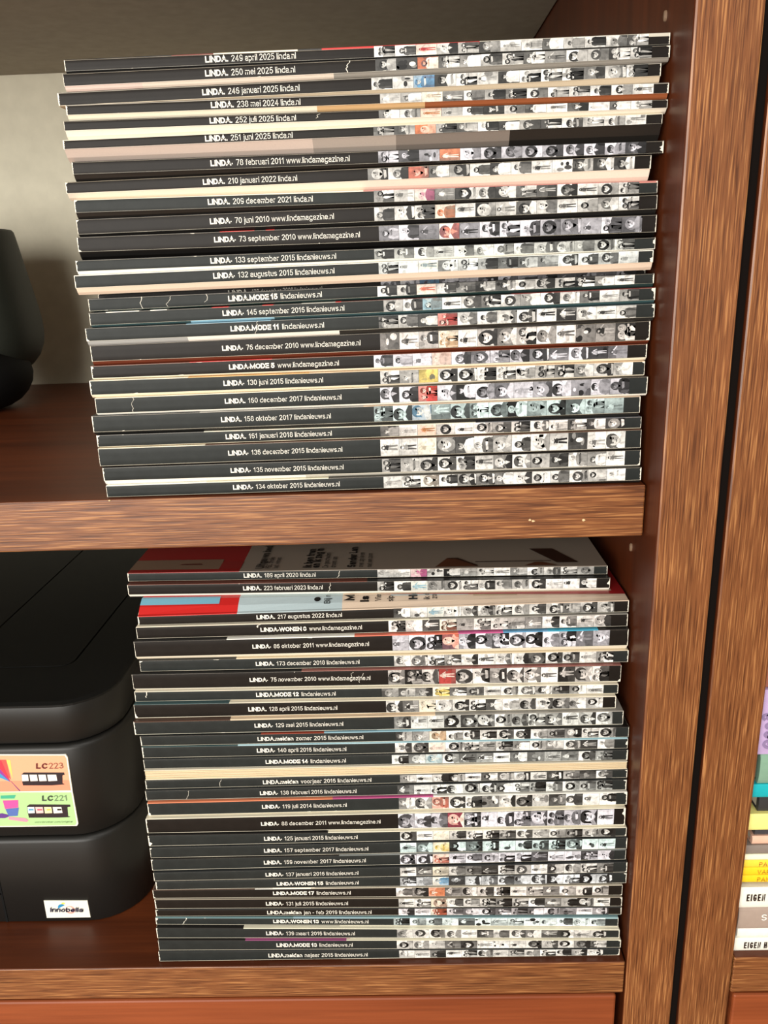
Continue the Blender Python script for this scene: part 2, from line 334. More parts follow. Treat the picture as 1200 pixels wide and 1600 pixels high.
LOWER = [
 ('189', -0.26481,0.01731,0.05246, (-0.05446, -0.05736),(-0.05986, -0.06272),(-0.06006, -0.06292), (0.0, 0.0),0.0100, (0.244, 0.39467),(0.524, 0.97333)),
 ('223', -0.26413,0.01798,0.04806, (-0.06016, -0.06302),(-0.06667, -0.06965),(-0.0683, -0.07126), (0.0, 0.0),0.0100, (0.24138, 0.40716),(0.52122, 0.97347)),
 ('217', -0.25597,0.02595,0.03546, (-0.07471, -0.07202),(-0.08049, -0.07928),(-0.08069, -0.07948), (0.00622, 0.00057),0.0107, (0.24443, 0.41954),(0.52508, 0.97199)),
 ('w8', -0.25715,0.02539,0.03380, (-0.08079, -0.07958),(-0.08835, -0.08744),(-0.08855, -0.08764), (0.0, 0.0),0.0100, (0.25504, 0.46259),(0.51724, 0.96747)),
 ('86', -0.25864,0.02551,0.03120, (-0.08865, -0.08774),(-0.09891, -0.09843),(-0.10141, -0.10163), (0.0, 0.0),0.0100, (0.2414, 0.47865),(0.52652, 0.96378)),
 ('173', -0.25715,0.02654,0.03206, (-0.10151, -0.10173),(-0.10867, -0.10938),(-0.10887, -0.10958), (0.0, 0.0),0.0100, (0.23953, 0.45288),(0.52421, 0.97055)),
 ('75', -0.26180,0.02212,0.02946, (-0.10896, -0.10967),(-0.1187, -0.12042),(-0.1189, -0.12062), (0.0, 0.0),0.0100, (0.24196, 0.49045),(0.52707, 0.97698)),
 ('m12', -0.26083,0.02041,0.02711, (-0.119, -0.12071),(-0.12563, -0.12678),(-0.12583, -0.12698), (0.0, 0.0),0.0100, (0.25331, 0.41865),(0.51455, 0.9709)),
 ('128', -0.26127,0.01880,0.02451, (-0.12593, -0.12707),(-0.13507, -0.13476),(-0.1355, -0.13496), (0.0, 0.0),0.0100, (0.23889, 0.42468),(0.52648, 0.97412)),
 ('129', -0.26186,0.02276,0.02191, (-0.1356, -0.13505),(-0.14459, -0.14407),(-0.14479, -0.14486), (0.0, 0.0),0.0100, (0.24886, 0.43122),(0.5356, 0.97975)),
 ('mz', -0.25872,0.02613,0.02081, (-0.14489, -0.14496),(-0.15154, -0.15194),(-0.15204, -0.15261), (0.0, 0.0),0.0100, (0.24231, 0.45972),(0.52652, 0.97446)),
 ('140', -0.25863,0.02599,0.02070, (-0.15214, -0.15271),(-0.15978, -0.15938),(-0.16003, -0.15958), (0.0, 0.0),0.0100, (0.23845, 0.42383),(0.52469, 0.97367)),
 ('m14', -0.25842,0.02616,0.01989, (-0.16013, -0.15968),(-0.16659, -0.16667),(-0.16679, -0.16687), (0.0, 0.0),0.0100, (0.25429, 0.421),(0.51651, 0.96962)),
 ('rev', -0.25856,0.02614,0.01885, (-0.16689, -0.16697),(-0.17337, -0.17179),(-0.17357, -0.17199), (0.0, 0.0),0.0100, (-0.29778, -0.29778),(-0.29778, -0.29778)),
 ('mv', -0.25849,0.02609,0.01839, (-0.17367, -0.17209),(-0.17962, -0.17769),(-0.17982, -0.17789), (0.0, 0.0),0.0100, (0.24635, 0.47278),(0.53254, 0.97078)),
 ('138', -0.25889,0.02572,0.01717, (-0.17992, -0.17799),(-0.18665, -0.18515),(-0.18721, -0.18535), (0.0, 0.0),0.0100, (0.24029, 0.44215),(0.52793, 0.97207)),
 ('119', -0.25817,0.02609,0.01561, (-0.18731, -0.18545),(-0.19628, -0.19424),(-0.19648, -0.19444), (0.0, 0.0),0.0100, (0.24093, 0.41867),(0.528, 0.97867)),
 ('88', -0.25948,0.02497,0.01301, (-0.19659, -0.19455),(-0.20677, -0.20644),(-0.20697, -0.20691), (0.0, 0.0),0.0100, (0.242, 0.49267),(0.53, 0.97747)),
 ('125', -0.25895,0.02581,0.01146, (-0.20707, -0.20701),(-0.21492, -0.21316),(-0.21512, -0.21336), (0.0, 0.0),0.0100, (0.24465, 0.44118),(0.53075, 0.97861)),
 ('157', -0.25848,0.02628,0.01048, (-0.21521, -0.21346),(-0.22265, -0.22134),(-0.22324, -0.22154), (0.0, 0.0),0.0100, (0.24129, 0.46113),(0.52815, 0.97654)),
 ('159', -0.25860,0.02591,0.01017, (-0.22334, -0.22164),(-0.23151, -0.22879),(-0.23171, -0.22915), (0.0, 0.0),0.0100, (0.23935, 0.45553),(0.5283, 0.97655)),
 ('137', -0.25777,0.02665,0.00855, (-0.23181, -0.22925),(-0.23799, -0.23667),(-0.23819, -0.23687), (0.0, 0.0),0.0100, (0.23903, 0.43619),(0.52465, 0.97232)),
 ('w15', -0.25713,0.02666,0.00837, (-0.23829, -0.23697),(-0.24429, -0.24447),(-0.24454, -0.24593), (0.0, 0.0),0.0100, (0.25951, 0.43478),(0.5231, 0.97147)),
 ('m17', -0.25971,0.02474,0.00857, (-0.24463, -0.24602),(-0.25087, -0.25361),(-0.25133, -0.2547), (0.0, 0.0),0.0100, (0.25817, 0.42439),(0.52166, 0.97207)),
 ('131', -0.25927,0.02496,0.00833, (-0.25144, -0.25481),(-0.25852, -0.2616),(-0.25872, -0.2618), (0.0, 0.0),0.0100, (0.23956, 0.41629),(0.52498, 0.97536)),
 ('mj', -0.25945,0.02487,0.00798, (-0.25882, -0.26189),(-0.26394, -0.26744),(-0.26527, -0.2702), (0.0, 0.0),0.0100, (0.24135, 0.46648),(0.52473, 0.9739)),
 ('w13', -0.26036,0.02350,0.00843, (-0.26535, -0.27027),(-0.27061, -0.2769),(-0.27081, -0.2771), (0.0, 0.0),0.0100, (0.25588, 0.46266),(0.51729, 0.97331)),
 ('139', -0.25994,0.02404,0.00607, (-0.27092, -0.27722),(-0.27884, -0.28336),(-0.27904, -0.28356), (0.0, 0.0),0.0100, (0.23826, 0.43094),(0.5221, 0.97238)),
 ('m13', -0.25932,0.02480,0.00468, (-0.27915, -0.28367),(-0.28707, -0.28946),(-0.28727, -0.28966), (0.0, 0.0),0.0100, (0.25726, 0.42268),(0.51867, 0.97026)),
 ('mn', -0.25993,0.02420,0.00414, (-0.28737, -0.28976),(-0.29517, -0.29472),(-0.29551, -0.29551), (0.0, 0.0),0.0100, (0.24011, 0.45649),(0.52533, 0.9653)),
]
ART = {'top':[(-0.38265,-0.16654),(-0.31359,-0.16807),(-0.3127,-0.17023),(-0.31333,-0.19495),(-0.38787,-0.19338)],
 'bot':[(-0.38787,-0.19338),(-0.31333,-0.19495),(-0.31332,-0.2193),(-0.31442,-0.22087),(-0.39316,-0.22054)],
 'kite':[[(-0.35995,-0.1708),(-0.35129,-0.17099),(-0.35078,-0.18564)],
 [(-0.35129,-0.17099),(-0.34877,-0.17131),(-0.34951,-0.18512)],
 [(-0.36434,-0.16909),(-0.35443,-0.17146),(-0.35144,-0.18672)],
 [(-0.36562,-0.17607),(-0.35642,-0.17735),(-0.35144,-0.18672)],
 [(-0.36621,-0.17931),(-0.35737,-0.18005),(-0.35149,-0.18699)],
 [(-0.35135,-0.18618),(-0.35092,-0.18646),(-0.34623,-0.19371),(-0.34688,-0.19386)]],
 'cart1':[(-0.34377,-0.18197),(-0.34185,-0.18038),(-0.31649,-0.18093),(-0.31636,-0.18256),(-0.31786,-0.18308),(-0.31864,-0.18879),(-0.31739,-0.18926),(-0.31782,-0.18963),(-0.32548,-0.19013),(-0.3439,-0.18974),(-0.34394,-0.18661)],
 'win1':[[(-0.34351,-0.18187),(-0.33937,-0.18196),(-0.33967,-0.18654),(-0.34385,-0.18667)],
 [(-0.33853,-0.18198),(-0.33383,-0.18208),(-0.33391,-0.18666),(-0.33857,-0.18678)],
 [(-0.33298,-0.1821),(-0.32828,-0.1822),(-0.32826,-0.18678),(-0.33291,-0.1869)],
 [(-0.32734,-0.18222),(-0.32165,-0.18234),(-0.32164,-0.18681),(-0.32735,-0.18702)]],
 'cart2':[(-0.34401,-0.20515),(-0.34198,-0.20385),(-0.3163,-0.2046),(-0.3163,-0.20617),(-0.31826,-0.20652),(-0.3188,-0.21325),(-0.31741,-0.21356),(-0.3182,-0.21399),(-0.32446,-0.21415),(-0.34412,-0.21386),(-0.34423,-0.21019)],
 'win2':[[(-0.34374,-0.20582),(-0.33935,-0.20591),(-0.33971,-0.2104),(-0.34395,-0.21053)],
 [(-0.33878,-0.20593),(-0.33396,-0.20602),(-0.33416,-0.21051),(-0.33879,-0.21064)],
 [(-0.33315,-0.20604),(-0.32848,-0.20614),(-0.32857,-0.21062),(-0.33329,-0.21075)],
 [(-0.32762,-0.20616),(-0.32205,-0.20627),(-0.322,-0.21065),(-0.32769,-0.21087)]],
 'bars':[[(-0.34327,-0.20729),(-0.34007,-0.20736),(-0.34008,-0.20831),(-0.34331,-0.20841)],
 [(-0.33778,-0.2074),(-0.33463,-0.20747),(-0.33459,-0.20842),(-0.33772,-0.20853)],
 [(-0.33167,-0.20753),(-0.32909,-0.20758),(-0.32905,-0.20854),(-0.33165,-0.20865)],
 [(-0.32496,-0.2075),(-0.32224,-0.20755),(-0.32227,-0.20868),(-0.32497,-0.20879)]],
 'bucket':[[(-0.35943,-0.19703),(-0.3496,-0.19668),(-0.351,-0.19931),(-0.35983,-0.19924)],
 [(-0.35874,-0.20065),(-0.34881,-0.20047),(-0.34962,-0.20604),(-0.35832,-0.20698)],
 [(-0.3581,-0.2071),(-0.34931,-0.20616),(-0.35108,-0.2123),(-0.35688,-0.21247)]],
 'spoon':[[(-0.36526,-0.21089),(-0.3608,-0.21013),(-0.35716,-0.21133),(-0.35693,-0.21275),(-0.35952,-0.21383),(-0.36576,-0.2137)],
 [(-0.35693,-0.21275),(-0.34657,-0.21409),(-0.34469,-0.21583),(-0.3461,-0.21705),(-0.35732,-0.215)]],
 'lc1':[(-0.33347,-0.17758),(-0.32634,-0.17774),(-0.3257,-0.1737),(-0.32517,-0.17776),(-0.31623,-0.17769)],
 'lc2':[(-0.33351,-0.20118),(-0.32653,-0.20132),(-0.3259,-0.19734),(-0.32558,-0.20134),(-0.31724,-0.20135)],
 'web':[(-0.34089,-0.21761),(-0.31675,-0.21775),(-0.3407,-0.21647)],
 'inno':[(-0.34426,-0.27755),(-0.31531,-0.27807),(-0.31513,-0.29171),(-0.34438,-0.29173)],
 'innot':[(-0.34103,-0.28643),(-0.31928,-0.28681),(-0.34044,-0.28272)],
 'innob':[(-0.33296,-0.28394),(-0.33224,-0.28047),(-0.32764,-0.28535)]}

# ------------------------------------------------------------------ cabinets
H_UP, DEPTH, Z_LOW = 0.3017, 0.4874, -0.2956
XA, XB, XC, XD = 0.0277, 0.0574, 0.0619, 0.0920
Y_SH = 0.0210; T_SH = 0.0283; FLOOR = -0.74
structure(box_obj('floor', (-2.6, -3.2, FLOOR - .05), (2.4, DEPTH + .10, FLOOR), M['floorwood']))
structure(box_obj('wall_back', (-2.6, DEPTH + .04, FLOOR), (2.4, DEPTH + .10, 1.9), M['wallpaint']))

def shelf_pick(n):           # 0 front edge, 1 top, 2 underside
    if n.z > 0.7: return 1
    if n.z < -0.7: return 2
    return 0
def panel_pick(n): return 0 if n.y < -0.5 else 1

bc = thing('bookcase', 'dark oak bookcase holding both tall stacks of black magazines', 'bookcase', (-0.46, 0.24, FLOOR))
ox, oy, oz = bc.location
def B(name, a, b, mats, bev=0.0006, pick=None, parent=bc, org=None):
    o_ = org or (ox, oy, oz)
    return box_obj(name, [a[i] - o_[i] for i in range(3)], [b[i] - o_[i] for i in range(3)], mats, parent, bev, pick)
XL = -0.98
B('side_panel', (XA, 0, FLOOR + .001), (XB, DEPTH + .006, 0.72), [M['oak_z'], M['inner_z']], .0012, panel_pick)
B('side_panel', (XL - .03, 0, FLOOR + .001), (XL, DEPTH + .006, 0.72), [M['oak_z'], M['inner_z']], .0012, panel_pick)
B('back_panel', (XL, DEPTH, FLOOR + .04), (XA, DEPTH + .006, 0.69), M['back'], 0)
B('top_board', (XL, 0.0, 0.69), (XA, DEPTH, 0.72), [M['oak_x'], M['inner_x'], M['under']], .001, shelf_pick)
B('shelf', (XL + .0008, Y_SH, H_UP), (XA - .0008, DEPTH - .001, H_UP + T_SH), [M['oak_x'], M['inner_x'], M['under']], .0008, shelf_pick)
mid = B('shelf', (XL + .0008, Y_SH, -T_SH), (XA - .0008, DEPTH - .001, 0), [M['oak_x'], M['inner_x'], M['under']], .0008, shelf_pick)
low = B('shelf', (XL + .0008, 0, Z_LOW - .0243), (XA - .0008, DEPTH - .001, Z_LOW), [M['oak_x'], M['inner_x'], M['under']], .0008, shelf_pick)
B('plinth', (XL, 0.03, FLOOR + .001), (XA, 0.05, FLOOR + .06), M['inner_x'], .001)
dr = B('drawer_front', (-0.86, 0.0005, -0.52), (XA - .0046, 0.0195, Z_LOW - .0268), M['drawer'], .0015)
B('drawer_box', (-0.85, 0.0197, -0.51), (XA - .012, 0.42, Z_LOW - .034), M['inner_x'], .001)
dr2 = B('drawer_front', (-0.86, 0.0005, FLOOR + .065), (XA - .0046, 0.0195, -0.523), M['drawer'], .0015)
# shelf pins in the side panel, small bare nicks in the shelf edge
def pin(y, z):
    V, F = [], []
    n = 12
    for k, (d, r) in enumerate(((0, .0024), (.0008, .0024), (.0012, .0018))):
        for i in range(n):
            V.append((XA - d - ox, y + r * .55 * cos(2 * pi * i / n) - oy, z + r * sin(2 * pi * i / n) - oz))
    for k in range(2):
        for i in range(n): F.append((k * n + i, k * n + (i + 1) % n, (k + 1) * n + (i + 1) % n, (k + 1) * n + i))
    F.append(tuple(2 * n + i for i in range(n)))
    obj('shelf_pin', V, F, M['pin'], bc)
pin(0.0396, 0.2210); pin(0.0421, -0.0424)
rng = random.Random(4)
def nick(x, z, r, y=Y_SH, zz=None):
    n = 9; V = []
    for k, d in ((1, 0.0001), (.6, .0006)):
        for i in range(n):
            rr = r * k * rng.uniform(.5, 1.15)
            V.append((x + rr * cos(2 * pi * i / n) - ox, y - d - oy, z + rr * .7 * sin(2 * pi * i / n) - oz))
    F = [(i, (i + 1) % n, n + (i + 1) % n, n + i) for i in range(n)] + [tuple(range(n, 2 * n))]
    obj('nick', V, F, M['chip'], mid)
nick(-0.0334, -0.0175, .0011); nick(-0.0315, -0.0182, .0010); nick(-0.0049, -0.0186, .0011); nick(-0.2572, -0.0004, .0008)

B('gap_shade_strip', (XB + .0001, .0025, FLOOR + .002), (XC - .0001, .012, .71), M['gap'], 0)  # black strip added to paint the shade inside the open gap
# second bookcase at the right
b2 = thing('bookcase', 'second dark oak bookcase beyond the black gap, holding a pile of bright books', 'bookcase', (0.40, 0.24, FLOOR))
o2 = tuple(b2.location)
X2R = 0.74
def B2(*a, **k): return B(*a, parent=b2, org=o2, **k)
B2('side_panel', (XC, 0, FLOOR + .001), (XD, DEPTH + .006, 0.72), [M['oak_z'], M['inner_z']], bev=.0012, pick=panel_pick)
B2('side_panel', (X2R, 0, FLOOR + .001), (X2R + .03, DEPTH + .006, 0.72), [M['oak_z'], M['inner_z']], bev=.0012, pick=panel_pick)
B2('back_panel', (XD, DEPTH, FLOOR + .04), (X2R, DEPTH + .006, 0.69), M['back'], bev=0)
B2('top_board', (XD, 0, 0.69), (X2R, DEPTH, 0.72), [M['oak_x'], M['inner_x'], M['under']], bev=.001, pick=shelf_pick)
B2('shelf', (XD + .0006, Y_SH, 0.06), (X2R - .0006, DEPTH - .001, 0.06 + T_SH), [M['oak_x'], M['inner_x'], M['under']], bev=.0008, pick=shelf_pick)
Z2 = -0.2935
B2('shelf', (XD + .0006, 0, Z2 - .0268), (X2R - .0006, DEPTH - .001, Z2), [M['oak_x'], M['inner_x'], M['under']], bev=.0008, pick=shelf_pick)
B2('drawer_front', (XD + .0030, 0.0005, -0.52), (X2R - .004, 0.0195, -0.3233), M['drawer'], bev=.0015)
B2('drawer_box', (XD + .012, 0.0197, -0.51), (X2R - .012, 0.42, -0.330), M['inner_x'], bev=.001)
B2('drawer_front', (XD + .0030, 0.0005, FLOOR + .065), (X2R - .004, 0.0195, -0.523), M['drawer'], bev=.0015)

# ------------------------------------------------------------------ magazines
def g(v): return rgb(v, v * .985, v * .94)
BLK = rgb(30, 28, 26); CRM = rgb(238, 228, 205); WHT = rgb(243, 240, 230); PNK = rgb(226, 203, 192)
ORG = rgb(226, 130, 84); TAN = rgb(196, 160, 122); BRN = rgb(104, 48, 30); GRY = rgb(150, 146, 138); TEAL = rgb(60, 84, 86)
LBL = rgb(150, 190, 205); RED = rgb(196, 36, 34); BLU = rgb(92, 150, 190); YEL = rgb(232, 206, 110); CORAL = rgb(222, 118, 96); MAG = rgb(196, 88, 140)

def clampq(pts): return [(min(1, max(0, a)), min(1, max(0, b))) for a, b in pts]
def ell(cx, cy, rx, ry, n=14, a0=0): return [(cx + rx * cos(2 * pi * i / n + a0), cy + ry * sin(2 * pi * i / n + a0)) for i in range(n)]

def thumb(r, W, Hh, tint, spot=None):
    """shapes of one small portrait print, lying on its side (heads to the left).
    returns (polygon in 0..1, layer, colour)"""
    out = []
    asp = Hh / W
    def c(v):
        v = max(6, min(250, v)); v = 255 * (v / 255) ** .86
        if spot:
            a, b = spot; t = v / 250.0
            if t < .55: m_ = [b[i] * .18 + (a[i] * .9 - b[i] * .18) * t / .55 for i in range(3)]
            else: m_ = [a[i] * .9 + ((.80, .76, .66)[i] - a[i] * .9) * (t - .55) / .45 for i in range(3)]
            return (min(1, m_[0]), min(1, m_[1]), min(1, m_[2]), 1)
        q = rgb(v, v, v)
        return (q[0] * tint[0], q[1] * tint[1], q[2] * tint[2], 1)
    bgv = r.choice((232, 240, 225, 205, 185, 160, 130, 80, 45, 236, 218, 200, 110))
    out.append(([(0, 0), (1, 0), (1, 1), (0, 1)], 0, c(bgv)))
    if r.random() < .55:                                    # backdrop falling off to one side
        k = r.uniform(.25, .75); v2 = bgv + r.choice((-45, -25, 20, 30))
        if r.random() < .5: out.append(([(0, 0), (1, 0), (1, k), (0, k * r.uniform(.6, 1.3))], 1, c(v2)))
        else: out.append(([(0, 0), (k, 0), (k * r.uniform(.7, 1.2), 1), (0, 1)], 1, c(v2)))
    dark_bg = bgv < 130
    skin = r.choice((236, 226, 214, 198, 170, 130) if not dark_bg else (240, 230, 214, 190))
    hair = r.choice((22, 30, 40, 60, 90, 150, 205) if not dark_bg else (18, 25, 70, 130, 190))
    wear = r.choice((26, 40, 60, 95, 130, 165, 205, 225, 240))
    if abs(wear - bgv) < 30: wear = r.choice((45, 90, 140)) if bgv > 128 else r.choice((160, 225))
    for _ in range(r.randint(0, 2)):                        # things behind the sitter
        x, y = r.random(), r.random(); v2 = bgv + r.choice((-60, -35, -20, 25))
        if r.random() < .5: out.append((ell(x, y, r.uniform(.08, .3), r.uniform(.1, .35), 9, r.random()), 2, c(v2)))
        else:
            dx, dy = r.uniform(.06, .25), r.uniform(.1, .5); k = r.uniform(-.15, .15)
            out.append(([(x, y), (x + dx, y + k), (x + dx + k, y + dy), (x + k, y + dy)], 2, c(v2)))
    def person(cx, cy, s, full):
        # s = head radius in q (vertical) units, width unit corrected by aspect
        hx = s * asp
        jig = r.uniform(-.12, .12)
        if full:
            L = 1 - cx - .04
            out.append(([(cx + hx * .9, cy - s * 1.9), (cx + L * .36, cy - s * 1.5), (cx + L * .40, cy + s * 1.5), (cx + hx * .9, cy + s * 1.9)], 3, c(wear)))
            lv = r.choice((wear, 60, 120, 170, skin))
            out.append(([(cx + L * .38, cy - s * 1.5), (cx + L * .97, cy - s * (1.5 + jig * 4)), (cx + L * .97, cy - s * .7), (cx + L * .40, cy - s * .05)], 3, c(lv)))
            out.append(([(cx + L * .38, cy + s * 1.5), (cx + L * .97, cy + s * (1.7 + jig * 3)), (cx + L * .97, cy + s * .8), (cx + L * .40, cy + s * .05)], 3, c(lv - 14)))
            a = r.uniform(1.2, 3.2)
            out.append(([(cx + hx, cy + s * 1.8), (cx + L * .30, cy + s * (1.8 + a)), (cx + L * .36, cy + s * (1.5 + a)), (cx + hx * 1.8, cy + s * 1.1)], 4, c(skin)))
            out.append(([(cx + hx, cy - s * 1.8), (cx + L * .28, cy - s * 2.6), (cx + L * .36, cy - s * 2.3), (cx + hx * 1.8, cy - s * 1.1)], 4, c(skin - 20)))
        else:
            sh = s * r.uniform(1.9, 2.5)
            out.append(([(cx + hx * 1.05, cy - s * .5), (cx + hx * 1.55, cy - sh * .85), (cx + hx * 2.2, cy - sh), (1, cy - sh * 1.08), (1, cy + sh * 1.1), (cx + hx * 2.2, cy + sh), (cx + hx * 1.55, cy + sh * .85), (cx + hx * 1.05, cy + s * .5)], 3, c(wear)))
            if r.random() < .6:                              # neckline or lapel
                out.append(([(cx + hx * 1.2, cy - s * .45), (cx + hx * 2.3, cy + s * jig), (cx + hx * 1.2, cy + s * .45)], 4, c(skin - 25)))
            out.append(([(cx + hx * 1.9, cy - sh * .95), (cx + hx * 3.4, cy - sh * 1.15), (1, cy - sh * .7), (1, cy - sh * .5), (cx + hx * 2.2, cy - sh * .6)], 4, c(wear + r.choice((-28, 24)))))
            out.append(([(cx + hx * 2.2, cy + sh * .55), (1, cy + sh * .45), (1, cy + sh * .72), (cx + hx * 3.4, cy + sh * 1.12), (cx + hx * 1.9, cy + sh * .92)], 4, c(wear + r.choice((-32, 20)))))
            if r.random() < .45:                             # arm across
                a = r.uniform(.3, 1)
                out.append(([(cx + hx * 2.4, cy - sh * a), (cx + hx * 3.1, cy - sh * a * .5), (cx + hx * 2.9, cy + sh * .8), (cx + hx * 2.2, cy + sh * .5)], 4, c(skin - 10 if wear < 120 else wear - 60)))
        long_ = r.random() < .55
        if long_: out.append((ell(cx + hx * .45, cy, hx * 1.55, s * r.uniform(1.15, 1.4), 14), 2 if r.random() < .5 else 4, c(hair)))
        else: out.append((ell(cx - hx * .18, cy, hx * 1.05, s * 1.12, 14), 4, c(hair)))
        hv = hair + r.choice((-20, 30, 45))
        out.append(([(cx - hx * .9, cy - s * .3), (cx - hx * .1, cy - s * 1.05), (cx + hx * .8, cy - s * 1.15), (cx + hx * .5, cy - s * .8), (cx - hx * .3, cy - s * .6)], 5, c(hv)))
        out.append((ell(cx + hx * .72, cy, hx * .5, s * .42, 10), 5, c(skin - 30)))            # neck
        out.append((ell(cx + hx * .12, cy + s * jig * .5, hx * .86, s * .78, 14), 6, c(skin)))
        out.append((ell(cx + hx * .14, cy + s * (.42 + jig * .5), hx * .72, s * .34, 10), 7, c(skin - 42)))   # shaded cheek
        out.append((ell(cx - hx * .52, cy + s * jig, hx * .42, s * .72, 10), 7, c(hair + 8)))  # fringe
        if s > .16:
            for q in (-.34, .34):
                out.append((ell(cx + hx * .02, cy + s * (q + jig * .5), hx * .10, s * .17, 8), 8, c(28)))
                out.append((ell(cx - hx * .16, cy + s * (q + jig * .5), hx * .05, s * .22, 8), 8, c(hair * .8 + 20)))
            out.append((ell(cx + hx * .55, cy + s * jig * .5, hx * .10, s * .26, 8), 8, c(70)))
            out.append((ell(cx + hx * .30, cy + s * (jig * .5 + .08), hx * .07, s * .10, 8), 8, c(skin - 60)))
    k = r.random()
    if k < .34: person(r.uniform(.30, .42), r.uniform(.42, .58), r.uniform(.30, .40), False)
    elif k < .62: person(r.uniform(.20, .32), r.uniform(.40, .62), r.uniform(.17, .25), False)
    elif k < .80: person(r.uniform(.10, .20), r.uniform(.38, .62), r.uniform(.07, .11), True)
    elif k < .97:
        person(r.uniform(.18, .3), r.uniform(.26, .32), r.uniform(.15, .20), False)
        wear = r.choice((25, 60, 200, 240)); hair = r.choice((25, 60, 150))
        person(r.uniform(.18, .34), r.uniform(.68, .74), r.uniform(.15, .20), False)
    else:
        for _ in range(5):
            x, y = r.uniform(.1, .85), r.uniform(.15, .85)
            out.append((ell(x, y, r.uniform(.06, .2), r.uniform(.08, .25), 9, r.random()), 3 + _, c(r.choice((20, 60, 130, 230)))))
    return out

FOLD = {'249': (.0003, .0014), '209': (.0002, .0009), '210': (.0001, .0001), '217': (.0005, .0004), 'w13': (.0005, .0008), '129': (.0008, .0004), '119': (.0004, .0003), '86': (.0004, .0006)}
def build_magazine(row, meta, group, rng):
    key, x0, x1, y, zT, zS, zB, rise, rd, tu, su = row
    bold, reg, label, top, backc, colour, tint, ink, cracks = meta
    xc = (x0 + x1) / 2; zb = (zB[0] + zB[1]) / 2
    root = thing('magazine', label, 'magazine', (xc, y, zb), group)
    Lm = x1 - x0
    D = 0.215
    lerp = lambda a, u: a[0] + (a[1] - a[0]) * u
    def loc(u, d, z): return (x0 + Lm * u - xc, d, z - zb)
    th = ((zT[0] - zS[0]) + (zT[1] - zS[1])) / 2
    BULGE = 0.00022
    def S(u, t, off=0.0):                       # point on the spine face, off = height above it
        z = lerp(zS, u) + (lerp(zT, u) - lerp(zS, u)) * t
        e = min(t, 1 - t) / .05
        return loc(u, 0.0003 - BULGE * (1 if e >= 1 else 1 - (1 - e) ** 2) - off, z)
    r_ = rng
    # --- spine
    rows = [(-1, 0.0014), (0.0, None), (.02, None), (.05, None), (.35, None), (.65, None), (.95, None), (.98, None), (1.0, None), (2, .0010)]
    NU = 10
    V, F = [], []
    for t, d in rows:
        for i in range(NU + 1):
            u = i / NU
            if t == -1: V.append(loc(u, d, lerp(zS, u) - .00005))
            elif t == 2: V.append(loc(u, d, lerp(zT, u) + .00002))
            elif t in (0.0, 1.0):
                p = S(u, t); V.append((p[0], p[1] + .0003, p[2]))
            else: V.append(S(u, t))
    for k in range(len(rows) - 1):
        for i in range(NU): F.append((k * (NU + 1) + i, k * (NU + 1) + i + 1, (k + 1) * (NU + 1) + i + 1, (k + 1) * (NU + 1) + i))
    sp = obj('spine', V, F, M['ink_cool'] if ink == 'c' else M['ink_warm'], root, smooth=True)
    # --- covers
    def sheet(name, prof, cols_u, normal_up):
        """prof: list of (d, zfunc); cols_u: list of (u0,u1,colour)"""
        us = sorted({0.0, 1.0} | {a for a, b, c in cols_u} | {b for a, b, c in cols_u} | {i / 6 for i in range(7)})
        us = [u for u in us if 0 <= u <= 1]
        V, F, C = [], [], []
        T = 0.00028 * (-1 if normal_up else 1)
        n = len(us)
        for side in (0, 1):
            for d, zf in prof:
                for u in us: V.append(loc(u, d + (0.0003 if side else 0), zf(u) + T * side))
        m = len(prof)
        def col(u):
            for a, b, c in cols_u:
                if a <= u < b: return c
            return cols_u[-1][2]
        for j in range(m - 1):
            for i in range(n - 1):
                q = (j * n + i, j * n + i + 1, (j + 1) * n + i + 1, (j + 1) * n + i)
                F.append(q); C.append(col((us[i] + us[i + 1]) / 2))
                F.append(tuple(m * n + k for k in reversed(q))); C.append(WHT)
        per = [j * n for j in range(m)] + [(m - 1) * n + i for i in range(1, n)] + [j * n + n - 1 for j in range(m - 2, -1, -1)] + [i for i in range(n - 2, 0, -1)]
        for a, b in zip(per, per[1:] + per[:1]): F.append((a, b, m * n + b, m * n + a)); C.append(CRM)
        return obj(name, V, F, M['cover'], root, C)
    def ztop(k): return lambda u: lerp(zT, u) + lerp(rise, u) * k
    fo = FOLD.get(key, (.0003, .0003))
    fp = [(.00002, lambda u: lerp(zT, u) - lerp(fo, u)), (.00005, lambda u: lerp(zT, u) - .0001), (.0003, lambda u: lerp(zT, u) + .00004), (.0007, lambda u: lerp(zT, u) + .00005), (.0016, ztop(.03)), (rd * .5, ztop(.55)), (rd, ztop(1)), (D, ztop(1))]
    fc = sheet('front_cover', fp, top, True)
    bv = max(.0010, .75 * max(zS[0] - zB[0], zS[1] - zB[1]))
    bl = lambda k: (lambda u: lerp(zS, u) + (lerp(zB, u) - lerp(zS, u)) * k)
    bp = [(.00002, lambda u: lerp(zS, u) + .0002), (.00005, lambda u: lerp(zS, u) + .00005), (.0005, bl(0)), (.0005 + bv * .45, bl(.62)), (.0005 + bv, bl(1)), (D, bl(1))]
    sheet('back_cover', bp, backc, False)
    # --- page block, its ends a hair proud of the spine
    V, F = [], []
    pf = [(.0010, bl(.05), 1), (.0010, ztop(-.02), 0), (rd, ztop(1), 0), (D - .003, ztop(1), 0), (D - .003, bl(1), 1), (.0010 + bv, bl(1), 1)]
    for u in (-.0007, 1.0007):
        for d, zf, low_ in pf: V.append(loc(u, d, zf(min(1, max(0, u))) + (.0003 if low_ else -.0003)))
    n = len(pf)
    F.append(tuple(range(n))); F.append(tuple(range(2 * n - 1, n - 1, -1)))
    for i in range(n): F.append((i, (i + 1) % n, n + (i + 1) % n, n + i))
    obj('page_block', V, F, M['pages'], root)
